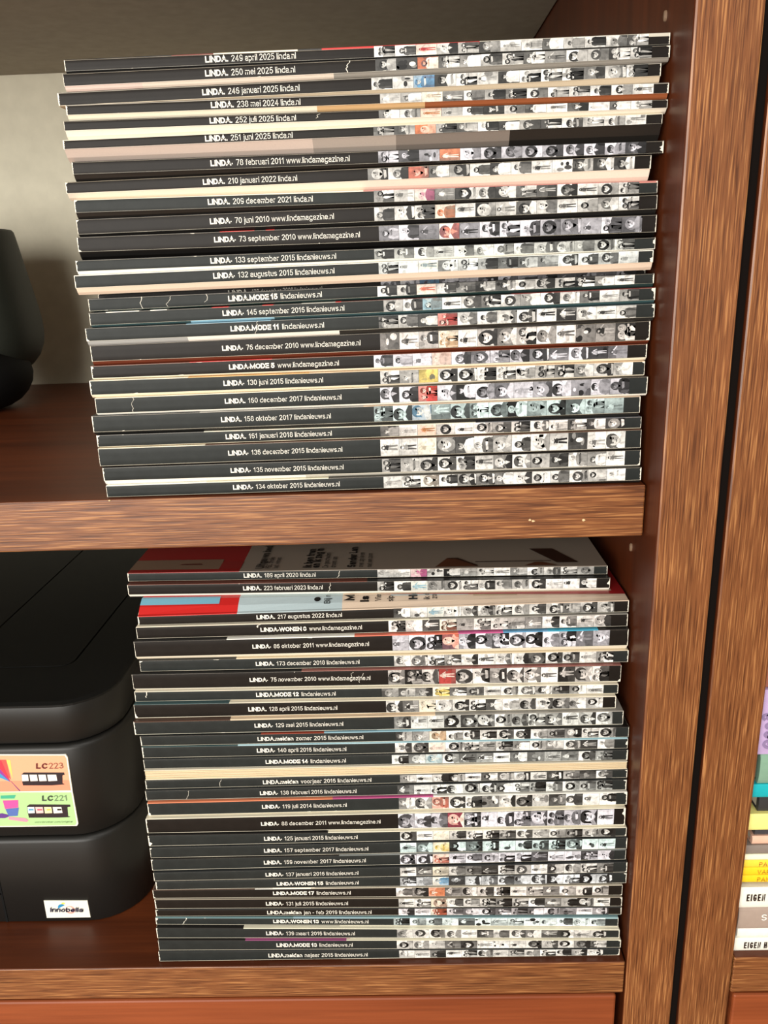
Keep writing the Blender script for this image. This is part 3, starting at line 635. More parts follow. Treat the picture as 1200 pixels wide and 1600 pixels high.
    # --- worn white edges of the spine, left and right, and scuffs along its folds
    def strip(u_edge, sgn):
        V, F = [], []; n = 12
        wmax = r_.choice((.0003, .0005, .0006, .0008))
        burst = r_.random() < .4; bpos = r_.choice((0, 1, r_.random()))
        for i in range(n + 1):
            t = .01 + .98 * i / n
            w_ = wmax * r_.uniform(.35, 1.0)
            if burst and abs(t - bpos) < .16: w_ += r_.uniform(.0004, .0015)
            V.append(S(u_edge, t, .00010)); V.append(S(u_edge + sgn * w_ / Lm, t, .00010))
        for i in range(n): F.append((2 * i, 2 * i + 1, 2 * i + 3, 2 * i + 2) if sgn > 0 else (2 * i + 1, 2 * i, 2 * i + 2, 2 * i + 3))
        obj('worn_edge', V, F, M['white'], sp)
    strip(-.0004, 1); strip(1.0004, -1)
    for _ in range(r_.randint(0, 2)):
        u0 = r_.uniform(.02, .95); l_ = r_.uniform(.002, .014); t = r_.choice((.03, .965))
        V = [S(u0, t, .0001), S(u0 + l_, t, .0001), S(u0 + l_ * .8, t + r_.uniform(.02, .05) * (1 if t < .5 else -1), .0001), S(u0 + l_ * .2, t + .02 * (1 if t < .5 else -1), .0001)]
        obj('scuff', V, [(0, 1, 2, 3) if t < .5 else (3, 2, 1, 0)], M['white'], sp)
    for cu, t0, t1, wd in cracks:
        V, F = [], []; n = 8; uu = cu
        for i in range(n + 1):
            t = t0 + (t1 - t0) * i / n; uu += r_.uniform(-.0016, .0030) * (1 if wd > 0 else -1)
            h = abs(wd) * r_.uniform(.5, 1.2) / Lm
            V += [S(uu - h / 2, t, .00012), S(uu + h / 2, t, .00012)]
        F = [(2 * i, 2 * i + 1, 2 * i + 3, 2 * i + 2) for i in range(n)]
        obj('crease', V, F, M['white'], sp)
    # --- lettering
    if bold:
        cap = min(.00265, .60 * th)
        kb = .01055 / text_quads('LINDA.', .225, 1.12, .045)[1]
        qb, wb = text_quads(bold, .225 if bold.isupper() else .195, 1.12, .055, .30)
        sx = kb
        u_of = lambda xm: tu[0] + xm / Lm
        t0 = .5 - cap / th / 2
        V, F = quads_to_mesh(qb, lambda a, b: S(u_of(a * sx), t0 + b * cap / th, .00012))
        qr, wr = text_quads(reg, .105, 1.0, .12, .30)
        xs0 = wb * sx + .0016; xe = (tu[1] - tu[0]) * Lm
        sr = (xe - xs0) / wr
        V2, F2 = quads_to_mesh(qr, lambda a, b: S(u_of(xs0 + a * sr), t0 + b * cap / th, .00012))
        k = len(V); V += V2; F += [tuple(k + i for i in f) for f in F2]
        obj('lettering', V, F, M['letter'], sp)
    # --- row of thirteen small portraits
    if su[1] > su[0]:
        N = 13; V, F, C = [], [], []
        wu = (su[1] - su[0]) / N
        Wm = wu * Lm; Hm = th * .90
        for i in range(N):
            spot = None
            for ci, a, b in colour:
                if ci == i: spot = (a, b)
            for poly, layer, cc in thumb(r_, Wm, Hm, tint, spot):
                pts = clampq(poly)
                k = len(V)
                for a, b in pts: V.append(S(su[0] + (i + a * .985) * wu, (.05 + b * .90), .00008 + layer * .000018))
                F.append(tuple(range(k, k + len(pts))))
                ga, gb = (r_.uniform(-.25, .25), r_.uniform(-.6, .6)) if layer < 8 else (0, 0)
                C.append([tuple(min(1, max(0, cc[e] * (1 + ga * (a - .5) + gb * (b - .5)))) for e in range(3)) + (1,) for a, b in pts])
        obj('photo_strip', V, F, M['print'], sp, C)
    return root, fc, loc, lerp, zT, rise, rd, zb

NEU, COOL, TL, WARM = (1, .985, .94), (.96, .95, 1.04), (.80, 1.0, 1.0), (1.03, .97, .92)
def bands(*a):                      # (upto, colour), ...
    out, u = [], 0.0
    for e, c in a: out.append((u, e, c)); u = e
    return out
D1 = bands((1.01, BLK))
def sp_(i, a, b): return [(i, a, b)]
IN = 'magazine numbered %s on its black spine, dated %s'
UP = {
 '249': ('LINDA.', '249 april 2025 linda.nl', 'black magazine dated april 2025, topmost of the taller upper stack', bands((.18, BLK), (.25, rgb(110, 40, 30)), (.39, CRM), (.43, BLK), (.69, RED), (1.01, rgb(205, 200, 185))), D1, [(2, RED, BLU)], NEU, 'w', []),
 '250': ('LINDA.', '250 mei 2025 linda.nl', 'black magazine dated mei 2025, second from the top of the upper stack', D1, bands((.12, PNK), (.13, PNK), (.45, rgb(228, 214, 198)), (1.01, GRY)), [(2, ORG, BLU)], NEU, 'w', [(.474, 0, .95, .0004)]),
 '246': ('LINDA.', '246 januari 2025 linda.nl', 'black magazine dated januari 2025, sticking out furthest at the left end of the upper stack', bands((1.01, GRY)), bands((1.01, rgb(214, 194, 166))), [(2, BLU, ORG)], NEU, 'w', []),
 '238': ('LINDA.', '238 mei 2024 linda.nl', 'black magazine dated mei 2024 with an orange brown back cover edge', bands((1.01, GRY)), bands((.42, CRM), (.60, rgb(206, 168, 120)), (1.01, rgb(150, 84, 50))), [(2, CRM, ORG)], NEU, 'w', []),
 '252': ('LINDA.', '252 juli 2025 linda.nl', 'black magazine dated juli 2025 with a cream back cover edge', bands((1.01, BLK)), bands((1.01, rgb(238, 230, 214))), [(2, ORG, YEL)], NEU, 'w', [(.42, .35, .8, .0003)]),
 '251': ('LINDA.', '251 juni 2025 linda.nl', 'black magazine dated juni 2025 above a wide pale pink and grey back cover edge', bands((1.01, CRM)), bands((.42, rgb(206, 188, 176)), (.56, rgb(170, 158, 148)), (.75, rgb(128, 118, 110)), (1.01, rgb(36, 33, 30))), [(2, ORG, PNK)], NEU, 'w', []),
 '78': ('LINDA*', '78 februari 2011 www.lindamagazine.nl', 'black magazine dated februari 2011 in the upper stack', D1, D1, [(3, ORG, WHT)], COOL, 'w', []),
 '210': ('LINDA.', '210 januari 2022 linda.nl', 'black magazine dated januari 2022 with a bright cream back cover edge, upper stack', D1, bands((1.01, rgb(242, 226, 208))), [(2, CORAL, PNK)], NEU, 'w', []),
 '209': ('LINDA.', '209 december 2021 linda.nl', 'black magazine dated december 2021 in the upper stack', bands((.5, CRM), (1.01, rgb(190, 120, 112))), D1, [(2, MAG, PNK)], NEU, 'c', []),
 '70': ('LINDA*', '70 juni 2010 www.lindamagazine.nl', 'black magazine dated juni 2010 in the upper stack', D1, D1, [(3, ORG, CRM)], NEU, 'w', []),
 '73': ('LINDA*', '73 september 2010 www.lindamagazine.nl', 'thick black magazine dated september 2010 in the upper stack', bands((.25, BLK), (.31, RED), (.33, BLK), (.345, RED), (1.01, BLK)), bands((1.01, rgb(16, 14, 13))), [(3, CORAL, BLU)], COOL, 'w', []),
 '133': ('LINDA*', '133 september 2015 lindanieuws.nl', 'black magazine dated september 2015 in the upper stack', D1, bands((1.01, WHT)), [], (.97, 1, .95), 'c', []),
 '132': ('LINDA*', '132 augustus 2015 lindanieuws.nl', 'black magazine dated augustus 2015 overhanging a recessed one in the upper stack', bands((1.01, WHT)), bands((1.01, rgb(234, 212, 190))), [(2, LBL, CRM)], (.95, 1, .98), 'c', []),
 'hid': ('LINDA*', '138 december 2008 lindanieuws.nl', 'recessed black magazine almost hidden below the one dated augustus 2015', D1, D1, [(2, BLU, CORAL)], COOL, 'w', []),
 'm15': ('LINDA.MODE 15', 'lindanieuws.nl', 'black magazine lettered mode 15 with white cracks on its spine', D1, bands((1.01, rgb(40, 60, 58))), [(2, CORAL, ORG)], NEU, 'c', [(.098, .02, .98, .00032), (.140, .1, .9, .00022), (.205, .3, .98, .00026)]),
 '145': ('LINDA*', '145 september 2016 lindanieuws.nl', 'black magazine dated september 2016 in the upper stack', bands((.03, BLK), (.09, WHT), (.11, BLK), (.14, WHT), (.22, BLK), (.25, RED), (.31, BLK), (.33, RED), (.38, rgb(60, 60, 56)), (.44, rgb(170, 170, 160)), (.45, RED), (.62, rgb(80, 40, 36)), (.75, BLK), (1.01, rgb(120, 50, 46))), bands((.18, TEAL), (.33, LBL), (1.01, TEAL)), [(2, LBL, WHT)], NEU, 'c', []),
 'm11': ('LINDA.MODE 11', 'lindanieuws.nl', 'black magazine lettered mode 11 in the upper stack', bands((.18, BLK), (.33, rgb(120, 160, 180)), (1.01, rgb(46, 60, 66))), bands((.18, rgb(170, 172, 170)), (.45, WHT), (1.01, rgb(40, 40, 38))), [(3, RED, PNK)], NEU, 'c', [(.30, .05, .98, .00022)]),
 '76': ('LINDA*', '76 december 2010 www.lindamagazine.nl', 'thick black magazine dated december 2010 in the upper stack', D1, bands((1.01, BRN)), [(3, TAN, CRM)], WARM, 'w', []),
 'm5': ('LINDA*MODE 5', 'www.lindamagazine.nl', 'black magazine lettered mode 5 in the upper stack', bands((.18, BRN), (.33, RED), (1.01, BRN)), bands((1.01, CRM)), [(3, PNK, ORG)], COOL, 'w', []),
 '130': ('LINDA*', '130 juni 2015 lindanieuws.nl', 'black magazine dated juni 2015 in the upper stack', bands((.18, CRM), (.4, rgb(230, 180, 110)), (1.01, rgb(226, 196, 160))), bands((1.01, rgb(236, 222, 196))), [(2, YEL, BLU)], NEU, 'c', []),
 '160': ('LINDA.', '160 december 2017 lindanieuws.nl', 'thick black magazine dated december 2017 in the upper stack', bands((.5, CRM), (1.01, rgb(60, 52, 46))), bands((1.01, WHT)), [(2, RED, ORG)], COOL, 'c', [(.066, .05, .95, .00022)]),
 '158': ('LINDA.', '158 oktober 2017 lindanieuws.nl', 'black magazine dated oktober 2017 with teal tinted portraits, upper stack', bands((.2, BLK), (.5, GRY), (1.01, rgb(200, 176, 150))), bands((1.01, rgb(34, 34, 32))), [(2, BLU, LBL)], TL, 'c', []),
 '161': ('LINDA.', '161 januari 2018 lindanieuws.nl', 'thin black magazine dated januari 2018 in the upper stack', bands((.2, BLK), (.7, CRM), (1.01, rgb(100, 100, 104))), bands((1.01, rgb(210, 196, 166))), [(2, ORG, YEL)], WARM, 'c', []),
 '136': ('LINDA*', '136 december 2015 lindanieuws.nl', 'thickest black magazine near the bottom of the upper stack, dated december 2015', bands((.2, CRM), (1.01, rgb(90, 60, 46))), bands((1.01, BLK)), [(2, CRM, TAN)], NEU, 'c', []),
 '135': ('LINDA*', '135 november 2015 lindanieuws.nl', 'black magazine dated november 2015, second from the bottom of the upper stack', D1, bands((.38, WHT), (1.01, rgb(200, 196, 184))), [], NEU, 'c', []),
 '134': ('LINDA*', '134 oktober 2015 lindanieuws.nl', 'black magazine dated oktober 2015, lying on the shelf under the upper stack', bands((.19, WHT), (.42, rgb(236, 230, 206)), (1.01, rgb(70, 66, 60))), D1, [(2, WHT, TAN)], NEU, 'c', []),
}
DK = bands((1.01, rgb(44, 46, 46)))
LOW = {
 '189': ('LINDA.', '189 april 2020 linda.nl', 'black magazine dated april 2020 lying on top of the lower stack', bands((.235, rgb(156, 38, 38)), (1.01, rgb(150, 138, 126))), D1, [(2, MAG, LBL)], NEU, 'c', [(.44, .1, .9, .0003)]),  # front cover red and beige darkened to hold the shelf's shade
 '223': ('LINDA.', '223 februari 2023 linda.nl', 'black magazine dated februari 2023 with a white back cover edge, second in the lower stack', bands((.5, BRN), (1.01, BLK)), bands((1.01, WHT)), [(2, LBL, RED)], NEU, 'w', [(.42, .0, .9, .0003)]),
 '217': ('LINDA.', '217 augustus 2022 linda.nl', 'black magazine dated augustus 2022 with a red and blue front cover showing', bands((.205, RED), (.42, rgb(176, 192, 196)), (1.01, rgb(216, 194, 172))), DK, [(2, LBL, RED)], NEU, 'w', []),
 'w8': ('LINDA*WONEN 8', 'www.lindamagazine.nl', 'black magazine lettered wonen 8 in the lower stack', bands((.6, CRM), (1.01, GRY)), D1, [(3, BRN, TAN)], WARM, 'w', [(.25, .7, .99, .0006)]),
 '86': ('LINDA*', '86 oktober 2011 www.lindamagazine.nl', 'thick black magazine dated oktober 2011 with a blue front cover edge', bands((.19, BLK), (.45, WHT), (.66, CORAL), (.75, MAG), (.84, BLU), (.94, rgb(60, 160, 190)), (1.01, BLK)), bands((1.01, rgb(236, 226, 204))), [(3, CORAL, BLU)], COOL, 'w', []),
 '173': ('LINDA.', '173 december 2018 lindanieuws.nl', 'black magazine dated december 2018 in the lower stack', bands((.2, BLK), (1.01, rgb(220, 206, 180))), D1, [], NEU, 'c', []),
 '75': ('LINDA*', '75 november 2010 www.lindamagazine.nl', 'thick black magazine dated november 2010 in the lower stack', bands((.35, BLK), (1.01, rgb(150, 96, 88))), bands((1.01, WHT)), [(3, RED, PNK)], WARM, 'w', [(.465, .2, .8, .0002), (.45, .55, .9, .0002)]),
 'm12': ('LINDA.MODE 12', 'lindanieuws.nl', 'black magazine lettered mode 12 in the lower stack', bands((1.01, CRM)), bands((.2, TEAL), (1.01, rgb(214, 206, 184))), [(3, YEL, BLU)], NEU, 'c', [(.02, .4, .98, .0005)]),
 '128': ('LINDA.', '128 april 2015 lindanieuws.nl', 'black magazine dated april 2015 in the lower stack', bands((.2, TEAL), (1.01, CRM)), bands((1.01, CRM)), [(2, CRM, PNK)], NEU, 'w', []),
 '129': ('LINDA*', '129 mei 2015 lindanieuws.nl', 'black magazine dated mei 2015 in the lower stack', bands((.2, rgb(70, 48, 38)), (.62, rgb(222, 198, 168)), (1.01, GRY)), bands((.5, TEAL), (1.01, rgb(190, 190, 180))), [], (.97, 1, .96), 'c', []),
 'mz': ('LINDA.meiden', 'zomer 2015 lindanieuws.nl', 'black magazine lettered meiden zomer 2015', bands((.25, BLK), (.38, rgb(150, 60, 40)), (.6, LBL), (1.01, BLK)), bands((.2, TEAL), (1.01, rgb(190, 220, 226))), [(2, TAN, CRM)], NEU, 'c', []),
 '140': ('LINDA*', '140 april 2016 lindanieuws.nl', 'black magazine dated april 2016 in the lower stack', bands((.2, TEAL), (1.01, rgb(176, 206, 214))), DK, [(2, PNK, CRM)], NEU, 'c', []),
 'm14': ('LINDA.MODE 14', 'lindanieuws.nl', 'black magazine lettered mode 14 in the lower stack', DK, DK, [(2, LBL, CRM)], (.96, 1, .97), 'c', []),
 'mv': ('LINDA.meiden', 'voorjaar 2016 lindanieuws.nl', 'black magazine lettered meiden voorjaar 2016', DK, DK, [], NEU, 'c', [(.154, .1, .95, .0002)]),
 '138': ('LINDA*', '138 februari 2016 lindanieuws.nl', 'black magazine dated februari 2016 in the lower stack', DK, DK, [], (.96, 1, .97), 'c', [(.082, .05, .95, .0002)]),
 '119': ('LINDA*', '119 juli 2014 lindanieuws.nl', 'black magazine dated juli 2014 with an orange front cover edge', bands((.39, rgb(232, 138, 100)), (.6, MAG), (1.01, WHT)), bands((1.01, rgb(238, 230, 206))), [(2, CORAL, PNK)], NEU, 'c', []),
 '88': ('LINDA*', '88 december 2011 www.lindamagazine.nl', 'thickest black magazine of the lower stack, dated december 2011', bands((1.01, rgb(238, 230, 206))), bands((.38, BLK), (1.01, WHT)), [(3, RED, BLU)], COOL, 'w', []),
 '125': ('LINDA*', '125 januari 2015 lindanieuws.nl', 'black magazine dated januari 2015 in the lower stack', bands((.38, BLK), (1.01, rgb(238, 230, 206))), DK, [(2, CRM, CRM)], NEU, 'c', []),
 '157': ('LINDA.', '157 september 2017 lindanieuws.nl', 'black magazine dated september 2017 with teal tinted portraits, lower stack', DK, bands((.4, BLK), (1.01, rgb(120, 130, 130))), [(2, YEL, ORG)], TL, 'c', []),
 '159': ('LINDA.', '159 november 2017 lindanieuws.nl', 'black magazine dated november 2017 in the lower stack', bands((.4, BLK), (1.01, rgb(130, 134, 132))), DK, [(2, CORAL, PNK)], COOL, 'c', []),
 '137': ('LINDA*', '137 januari 2016 lindanieuws.nl', 'black magazine dated januari 2016 in the lower stack', DK, DK, [(2, CRM, WHT)], NEU, 'c', []),
 'w15': ('LINDA*WONEN 15', 'lindanieuws.nl', 'black magazine lettered wonen 15 in the lower stack', DK, bands((.25, BLK), (.34, WHT), (1.01, BLK)), [(2, BLU, LBL)], (.93, .98, 1.02), 'c', []),
 'm17': ('LINDA.MODE 17', 'lindanieuws.nl', 'black magazine lettered mode 17 in the lower stack', bands((.22, rgb(90, 70, 60)), (.34, WHT), (1.01, rgb(200, 190, 170))), DK, [(2, ORG, CRM)], WARM, 'w', []),
 '131': ('LINDA*', '131 juli 2015 lindanieuws.nl', 'black magazine dated juli 2015 in the lower stack', bands((1.01, rgb(150, 140, 124))), DK, [(2, CRM, CORAL)], NEU, 'w', []),
 'mj': ('LINDA.meiden', 'jan - feb 2019 lindanieuws.nl', 'black magazine lettered meiden jan feb 2019', DK, bands((1.01, TEAL)), [(2, CORAL, ORG)], (1, .96, 1), 'w', []),
 'w13': ('LINDA.WONEN 13', 'www.lindanieuws.nl', 'black magazine lettered wonen 13 with a pale teal top edge', bands((.3, rgb(110, 140, 144)), (.45, rgb(150, 180, 190)), (1.01, rgb(150, 180, 184))), bands((.4, BLK), (1.01, WHT)), [], (.88, 1, 1), 'c', [(.055, .05, .98, .0004)]),
 '139': ('LINDA*', '139 maart 2016 lindanieuws.nl', 'black magazine dated maart 2016 in the lower stack', bands((.19, BLK), (1.01, rgb(238, 232, 208))), bands((.19, BLK), (.42, MAG), (1.01, WHT)), [], NEU, 'c', []),
 'm13': ('LINDA.MODE 13', 'lindanieuws.nl', 'black magazine lettered mode 13, second from the bottom of the lower stack', bands((.19, BLK), (.41, rgb(150, 76, 120)), (1.01, rgb(226, 220, 196))), DK, [], NEU, 'c', []),
 'mn': ('LINDA.meiden', 'najaar 2015 lindanieuws.nl', 'black magazine lettered meiden najaar 2015, at the bottom of the lower stack', DK, bands((.4, BLK), (1.01, CRM)), [], NEU, 'c', []),
}
def plane_poly(parts, fn, name, mat, parent, layer=.00012):
    """flat printed shapes: list of (points, layer, colour)"""
    V, F, C = [], [], []
    for pts, ly, cc in parts:
        k = len(V)
        for p in pts: V.append(fn(*p, layer * (ly + 1)))
        F.append(tuple(range(k, k + len(pts)))); C.append(cc)
    return obj(name, V, F, mat, parent, C)

for seed, (rows_, meta_, group_) in enumerate(((UPPER, UP, 'magazines stacked on the upper shelf'), (LOWER, LOW, 'magazines stacked on the lower shelf'))):
    for n_, row in enumerate(rows_):
        r = random.Random(1000 * seed + 7 * n_ + 3)
        key, x0, x1, y, zT, zS, zB, rise, rd, tu, su = row
        if key == 'rev':                      # lies the other way round: fore edge towards us
            xc = (x0 + x1) / 2; zb = (zB[0] + zB[1]) / 2
            root = thing('magazine', 'magazine turned round so that its cream page edges face out, in the lower stack', 'magazine', (xc, y, zb), group_)
            def P4(u, d, t):
                a = zB[0] + (zB[1] - zB[0]) * u; b = zT[0] + (zT[1] - zT[0]) * u
                return (x0 + (x1 - x0) * u - xc, d, a + (b - a) * t - zb)
            def slab(name, t0, t1, d0, d1, u0, u1, mat, cols=None):
                V = [P4(u, d, t) for t in (t0, t1) for u, d in ((u0, d0), (u1, d0), (u1, d1), (u0, d1))]
                F = [(3, 2, 1, 0), (4, 5, 6, 7), (0, 1, 5, 4), (1, 2, 6, 5), (2, 3, 7, 6), (3, 0, 4, 7)]
                return obj(name, V, F, mat, root, [CRM] * 6 if cols else None)
            slab('front_cover', .95, 1.0, 0, .215, 0, 1, M['cover'], 1)
            slab('back_cover', 0, .05, 0, .215, 0, 1, M['cover'], 1)
            V, F, C = [], [], []
            N = 26                              # bundles of leaves, each a hair in or out
            t = .05
            for i in range(N):
                t2 = .05 + .9 * (i + 1) / N; d0 = r.uniform(0, .0006) + (.0009 if i % 7 == 3 else 0)
                k = len(V)
                V += [P4(u, d, tt) for tt in (t, t2) for u, d in ((.001, d0), (.999, d0), (.999, .21), (.001, .21))]
                for q in ((3, 2, 1, 0), (4, 5, 6, 7), (0, 1, 5, 4), (1, 2, 6, 5), (2, 3, 7, 6), (3, 0, 4, 7)):
                    F.append(tuple(k + e for e in q)); C.append(rgb(*[(230, 212, 178), (236, 220, 190), (206, 182, 142)][0 if i % 7 else 2]))
                t = t2
            obj('page_block', V, F, M['cover'], root, C)
            slab('spine', 0, 1, .2152, .2156, 0, 1, M['ink_cool'])
            continue
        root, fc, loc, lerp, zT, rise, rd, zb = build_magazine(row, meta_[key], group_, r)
        Lm = x1 - x0
        def onto(u, d, h, loc=loc, lerp=lerp, zT=zT, rise=rise, rd=rd):      # point on the front cover, d metres behind the spine
            k = 0 if d <= .0016 else (.55 * (d - .0016) / (rd * .5 - .0016) if d < rd * .5 else (.55 + .45 * (d - rd * .5) / (rd * .5) if d < rd else 1))
            return loc(u, d, lerp(zT, u) + lerp(rise, u) * max(0, k) + h)
        def grid(u0, u1, d0, d1, ly, cc):
            n = 10
            return [([(u0, d0 + (d1 - d0) * i / n), (u1, d0 + (d1 - d0) * i / n), (u1, d0 + (d1 - d0) * (i + 1) / n), (u0, d0 + (d1 - d0) * (i + 1) / n)], ly, cc) for i in range(n)]
        def cover_text(s, u, d, size, w, fn=onto):                          # lines run away from us
            q, wd = text_quads(s, w, .95, .1, .3)
            return [([(u - b * size / Lm, d + a * size) for a, b in reversed(quad)], 3, rgb(22, 20, 20)) for quad in q]
        if key == '189':
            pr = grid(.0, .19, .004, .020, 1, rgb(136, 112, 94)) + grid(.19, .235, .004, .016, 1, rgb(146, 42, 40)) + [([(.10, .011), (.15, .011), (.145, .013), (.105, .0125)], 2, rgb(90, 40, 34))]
            for s, u, sz, w in (('Uitgaven bed', .285, .0052, .2), ('PEC zwolle', .300, .0034, .12), ('het winnen', .315, .0034, .12), ('Ik ben tran', .385, .0052, .22), ('en ik zeg m', .402, .0052, .22), ('De gescheiden', .420, .0034, .12), ('droom van', .436, .0034, .12), ('Sander Lan', .478, .0052, .22), ('over zijn leven', .494, .0034, .12), ('met een zoon', .512, .0034, .12)):
                pr += cover_text(s, u, .003, sz, w)
            br, bd = rgb(96, 56, 36), rgb(52, 28, 20)
            pr += [([(.645, .002), (.735, .002), (.695, .016), (.672, .016)], 1, br), ([(.672, .016), (.695, .016), (.735, .003), (.730, .0025), (.69, .0145), (.676, .0145)], 2, bd),
                   ([(.73, .0085), (.89, .0085), (.89, .0095), (.73, .0095)], 2, bd), ([(.83, .002), (.90, .002), (.87, .0075), (.855, .0075)], 1, br),
                   ([(.90, .006), (.945, .006), (.905, .03), (.855, .03)], 2, bd)]
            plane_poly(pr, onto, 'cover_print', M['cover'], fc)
        if key == '217':
            pr = grid(.0, .165, .0062, .0124, 1, rgb(120, 176, 198)) + grid(.52, .68, .010, .0124, 1, rgb(186, 196, 196))
            pr += [([(.5, .0120), (.974, .0080), (.974, .0124), (.5, .0124)], 2, rgb(150, 30, 34)), ([(.974, .0080), (1, .0078), (1, .0124), (.974, .0124)], 2, rgb(150, 30, 34)), ([(.976, .0124), (1, .0124), (1, .09), (.976, .09)], 2, rgb(150, 30, 34))] + grid(.69, .78, .009, .0125, 1, rgb(176, 158, 130))
            for s, u, d, sz, w in (('e na', .375, .0062, .0052, .24), ('Bij n', .395, .0045, .0036, .12), ('MIJ', .445, .0062, .0056, .24), ('is wat', .475, .0050, .0052, .24), ('Vier', .50, .0055, .0036, .12), ('sip', .525, .0050, .0036, .12), ('Het', .575, .0062, .0052, .24), ('ik d', .60, .0060, .0036, .12), ('zo', .615, .0065, .0036, .12)):
                pr += cover_text(s, u, d, sz, w)
            pr = [q for q in pr if max(p[1] for p in q[0]) <= .01241 or min(p[0] for p in q[0]) > .97]
            plane_poly(pr, onto, 'cover_print', M['cover'], fc)

# ------------------------------------------------------------------ bright books in the right-hand bookcase
def book(label, x0, z0, z1, y0, kind, col, text=None, cat='book', name='book', pages=CRM, rough=.5, gap_ends=False):
    """spine facing us: lies flat"""
    W_, D_ = 0.295, 0.21
    root = thing(name, label, cat, (x0 + W_ / 2, y0, z0), 'books lying flat in the second bookcase')
    h = z1 - z0
    tl = .0012 if kind == 'hard' else .0004
    def bx(nm, a, b, mat, bev=0.0, par=root): return box_obj(nm, a, b, mat, par, bev)
    m = plain('cover_' + nm_safe(label), col, rough, .35, .04, 200)
    m2 = M['pages']
    n = 8; V = []
    for u in (-W_ / 2, W_ / 2):
        for i in range(n + 1):
            t = i / n; V.append((u, .0012 - (.0016 if kind == 'round' else .0009) * sin(pi * t) ** .5, h * t))
        V.append((u, .0035, h)); V.append((u, .0035, 0))
    k = n + 3
    F = [(i, i + k, i + 1 + k, i + 1) for i in range(k - 1)] + [(k - 1, 2 * k - 1, k, 0), tuple(range(k)), tuple(range(2 * k - 1, k - 1, -1))]
    sp = obj('spine', V, F, m, root)
    bx('front_cover', (-W_ / 2, .0036, h - tl), (W_ / 2, D_, h), m)
    bx('back_cover', (-W_ / 2, .0036, 0), (W_ / 2, D_, tl), m)
    bx('page_block', (-W_ / 2 + .001, .0037, tl), (W_ / 2 - .001, D_ - .002, h - tl), m2)
    if text:
        s, tx, cap, w, xs, tcol, tz, rot = text
        q, wd = text_quads(s, w, xs, .12, .3)
        def f(a, b):
            if rot: return (tx + b * cap - W_ / 2, -.0001 + .0002, tz + a * cap)
            return (tx + a * cap - W_ / 2, .0001, tz + b * cap)
        V, F = quads_to_mesh(q, lambda a, b: (f(a, b)[0], .00005 if kind != 'round' else -.0005, f(a, b)[2]))
        obj('lettering', V, F, plain('ink_' + nm_safe(label), tcol, .6, .2), sp)
    return root
def nm_safe(s): return '_'.join(s.split()[:3])
XR = XD + .0012
book('white book at the bottom of the bright pile, lettered EIGEN HU in black'.replace('EIGEN HU', 'eigen hu'), XR, -.2933, -.2835, .004, 'soft', rgb(240, 238, 226), ('EIGEN HUIS', .0062, .0046, .17, .40, rgb(52, 36, 32), .0026, False))
book('thin plain white book second from the bottom of the bright pile', XR + .002, -.2834, -.2766, .0052, 'soft', rgb(244, 242, 232))
book('warm grey book in the bright pile with white serif letters', XR + .001, -.2764, -.2604, .004, 'soft', rgb(168, 150, 138), ('su', .0135, .0064, .12, 1.0, rgb(240, 234, 226), .0068, False))
book('white book under the yellow ones, lettered in black with eigen h', XR, -.2601, -.2453, .0035, 'soft', rgb(242, 240, 226), ('EIGEN HUIS', .0040, .0050, .17, .40, rgb(52, 36, 32), .0054, False))
book('lowest of the three thin yellow books, orange letters on the spine', XR - .0002, -.2425, -.2375, .0045, 'soft', rgb(246, 206, 32), ('PANAMA', .0095, .0030, .16, 1.0, rgb(206, 150, 40), .0010, False))
book('middle one of the three thin yellow books', XR - .0004, -.2373, -.2319, .0045, 'soft', rgb(246, 206, 36), ('VARUNA', .0093, .0030, .16, 1.0, rgb(206, 150, 40), .0012, False))
book('uppermost of the three thin yellow books, paler yellow', XR - .0004, -.2317, -.2267, .0045, 'soft', rgb(246, 212, 66), ('PANAMA', .0098, .0030, .16, 1.0, rgb(206, 150, 60), .0011, False))
book('thin cream white book lying on the yellow ones', XR - .0006, -.2265, -.2226, .0045, 'soft', rgb(246, 240, 208))
book('grey book with a rosy top edge in the bright pile', XR - .0008, -.2224, -.2166, .005, 'soft', rgb(134, 122, 114))
book('peach pink book set back in the middle of the bright pile', XR + .0045, -.2164, -.2109, .006, 'soft', rgb(228, 184, 160))
book('dark grey glossy book under the pale yellow one', XR + .0060, -.2107, -.2052, .007, 'soft', rgb(66, 66, 70), rough=.25)
book('broad pale yellow book in the bright pile', XR - .0008, -.2050, -.1940, .004, 'soft', rgb(246, 234, 140))
bk = book('black spined book with worn white edges under the turquoise one', XR + .0058, -.1938, -.1832, .0062, 'soft', rgb(52, 52, 54))
book('turquoise book under the sage green one', XR - .0004, -.1828, -.1742, .0042, 'soft', rgb(22, 172, 182))
book('sage green rounded cushion-like book under the lilac one', XR + .0030, -.1740, -.1545, .0050, 'round', rgb(128, 164, 142))
book('tall lilac book near the top of the bright pile with grey letters', XR - .0006, -.1543, -.1135, .0040, 'soft', rgb(188, 164, 206), ('Geog', .0030, .0078, .2, .9, rgb(140, 122, 160), .0040, True))
book('rosy brown book on top of the bright pile beside the oak panel', XR - .0002, -.1130, -.0900, .006, 'soft', rgb(164, 104, 84))

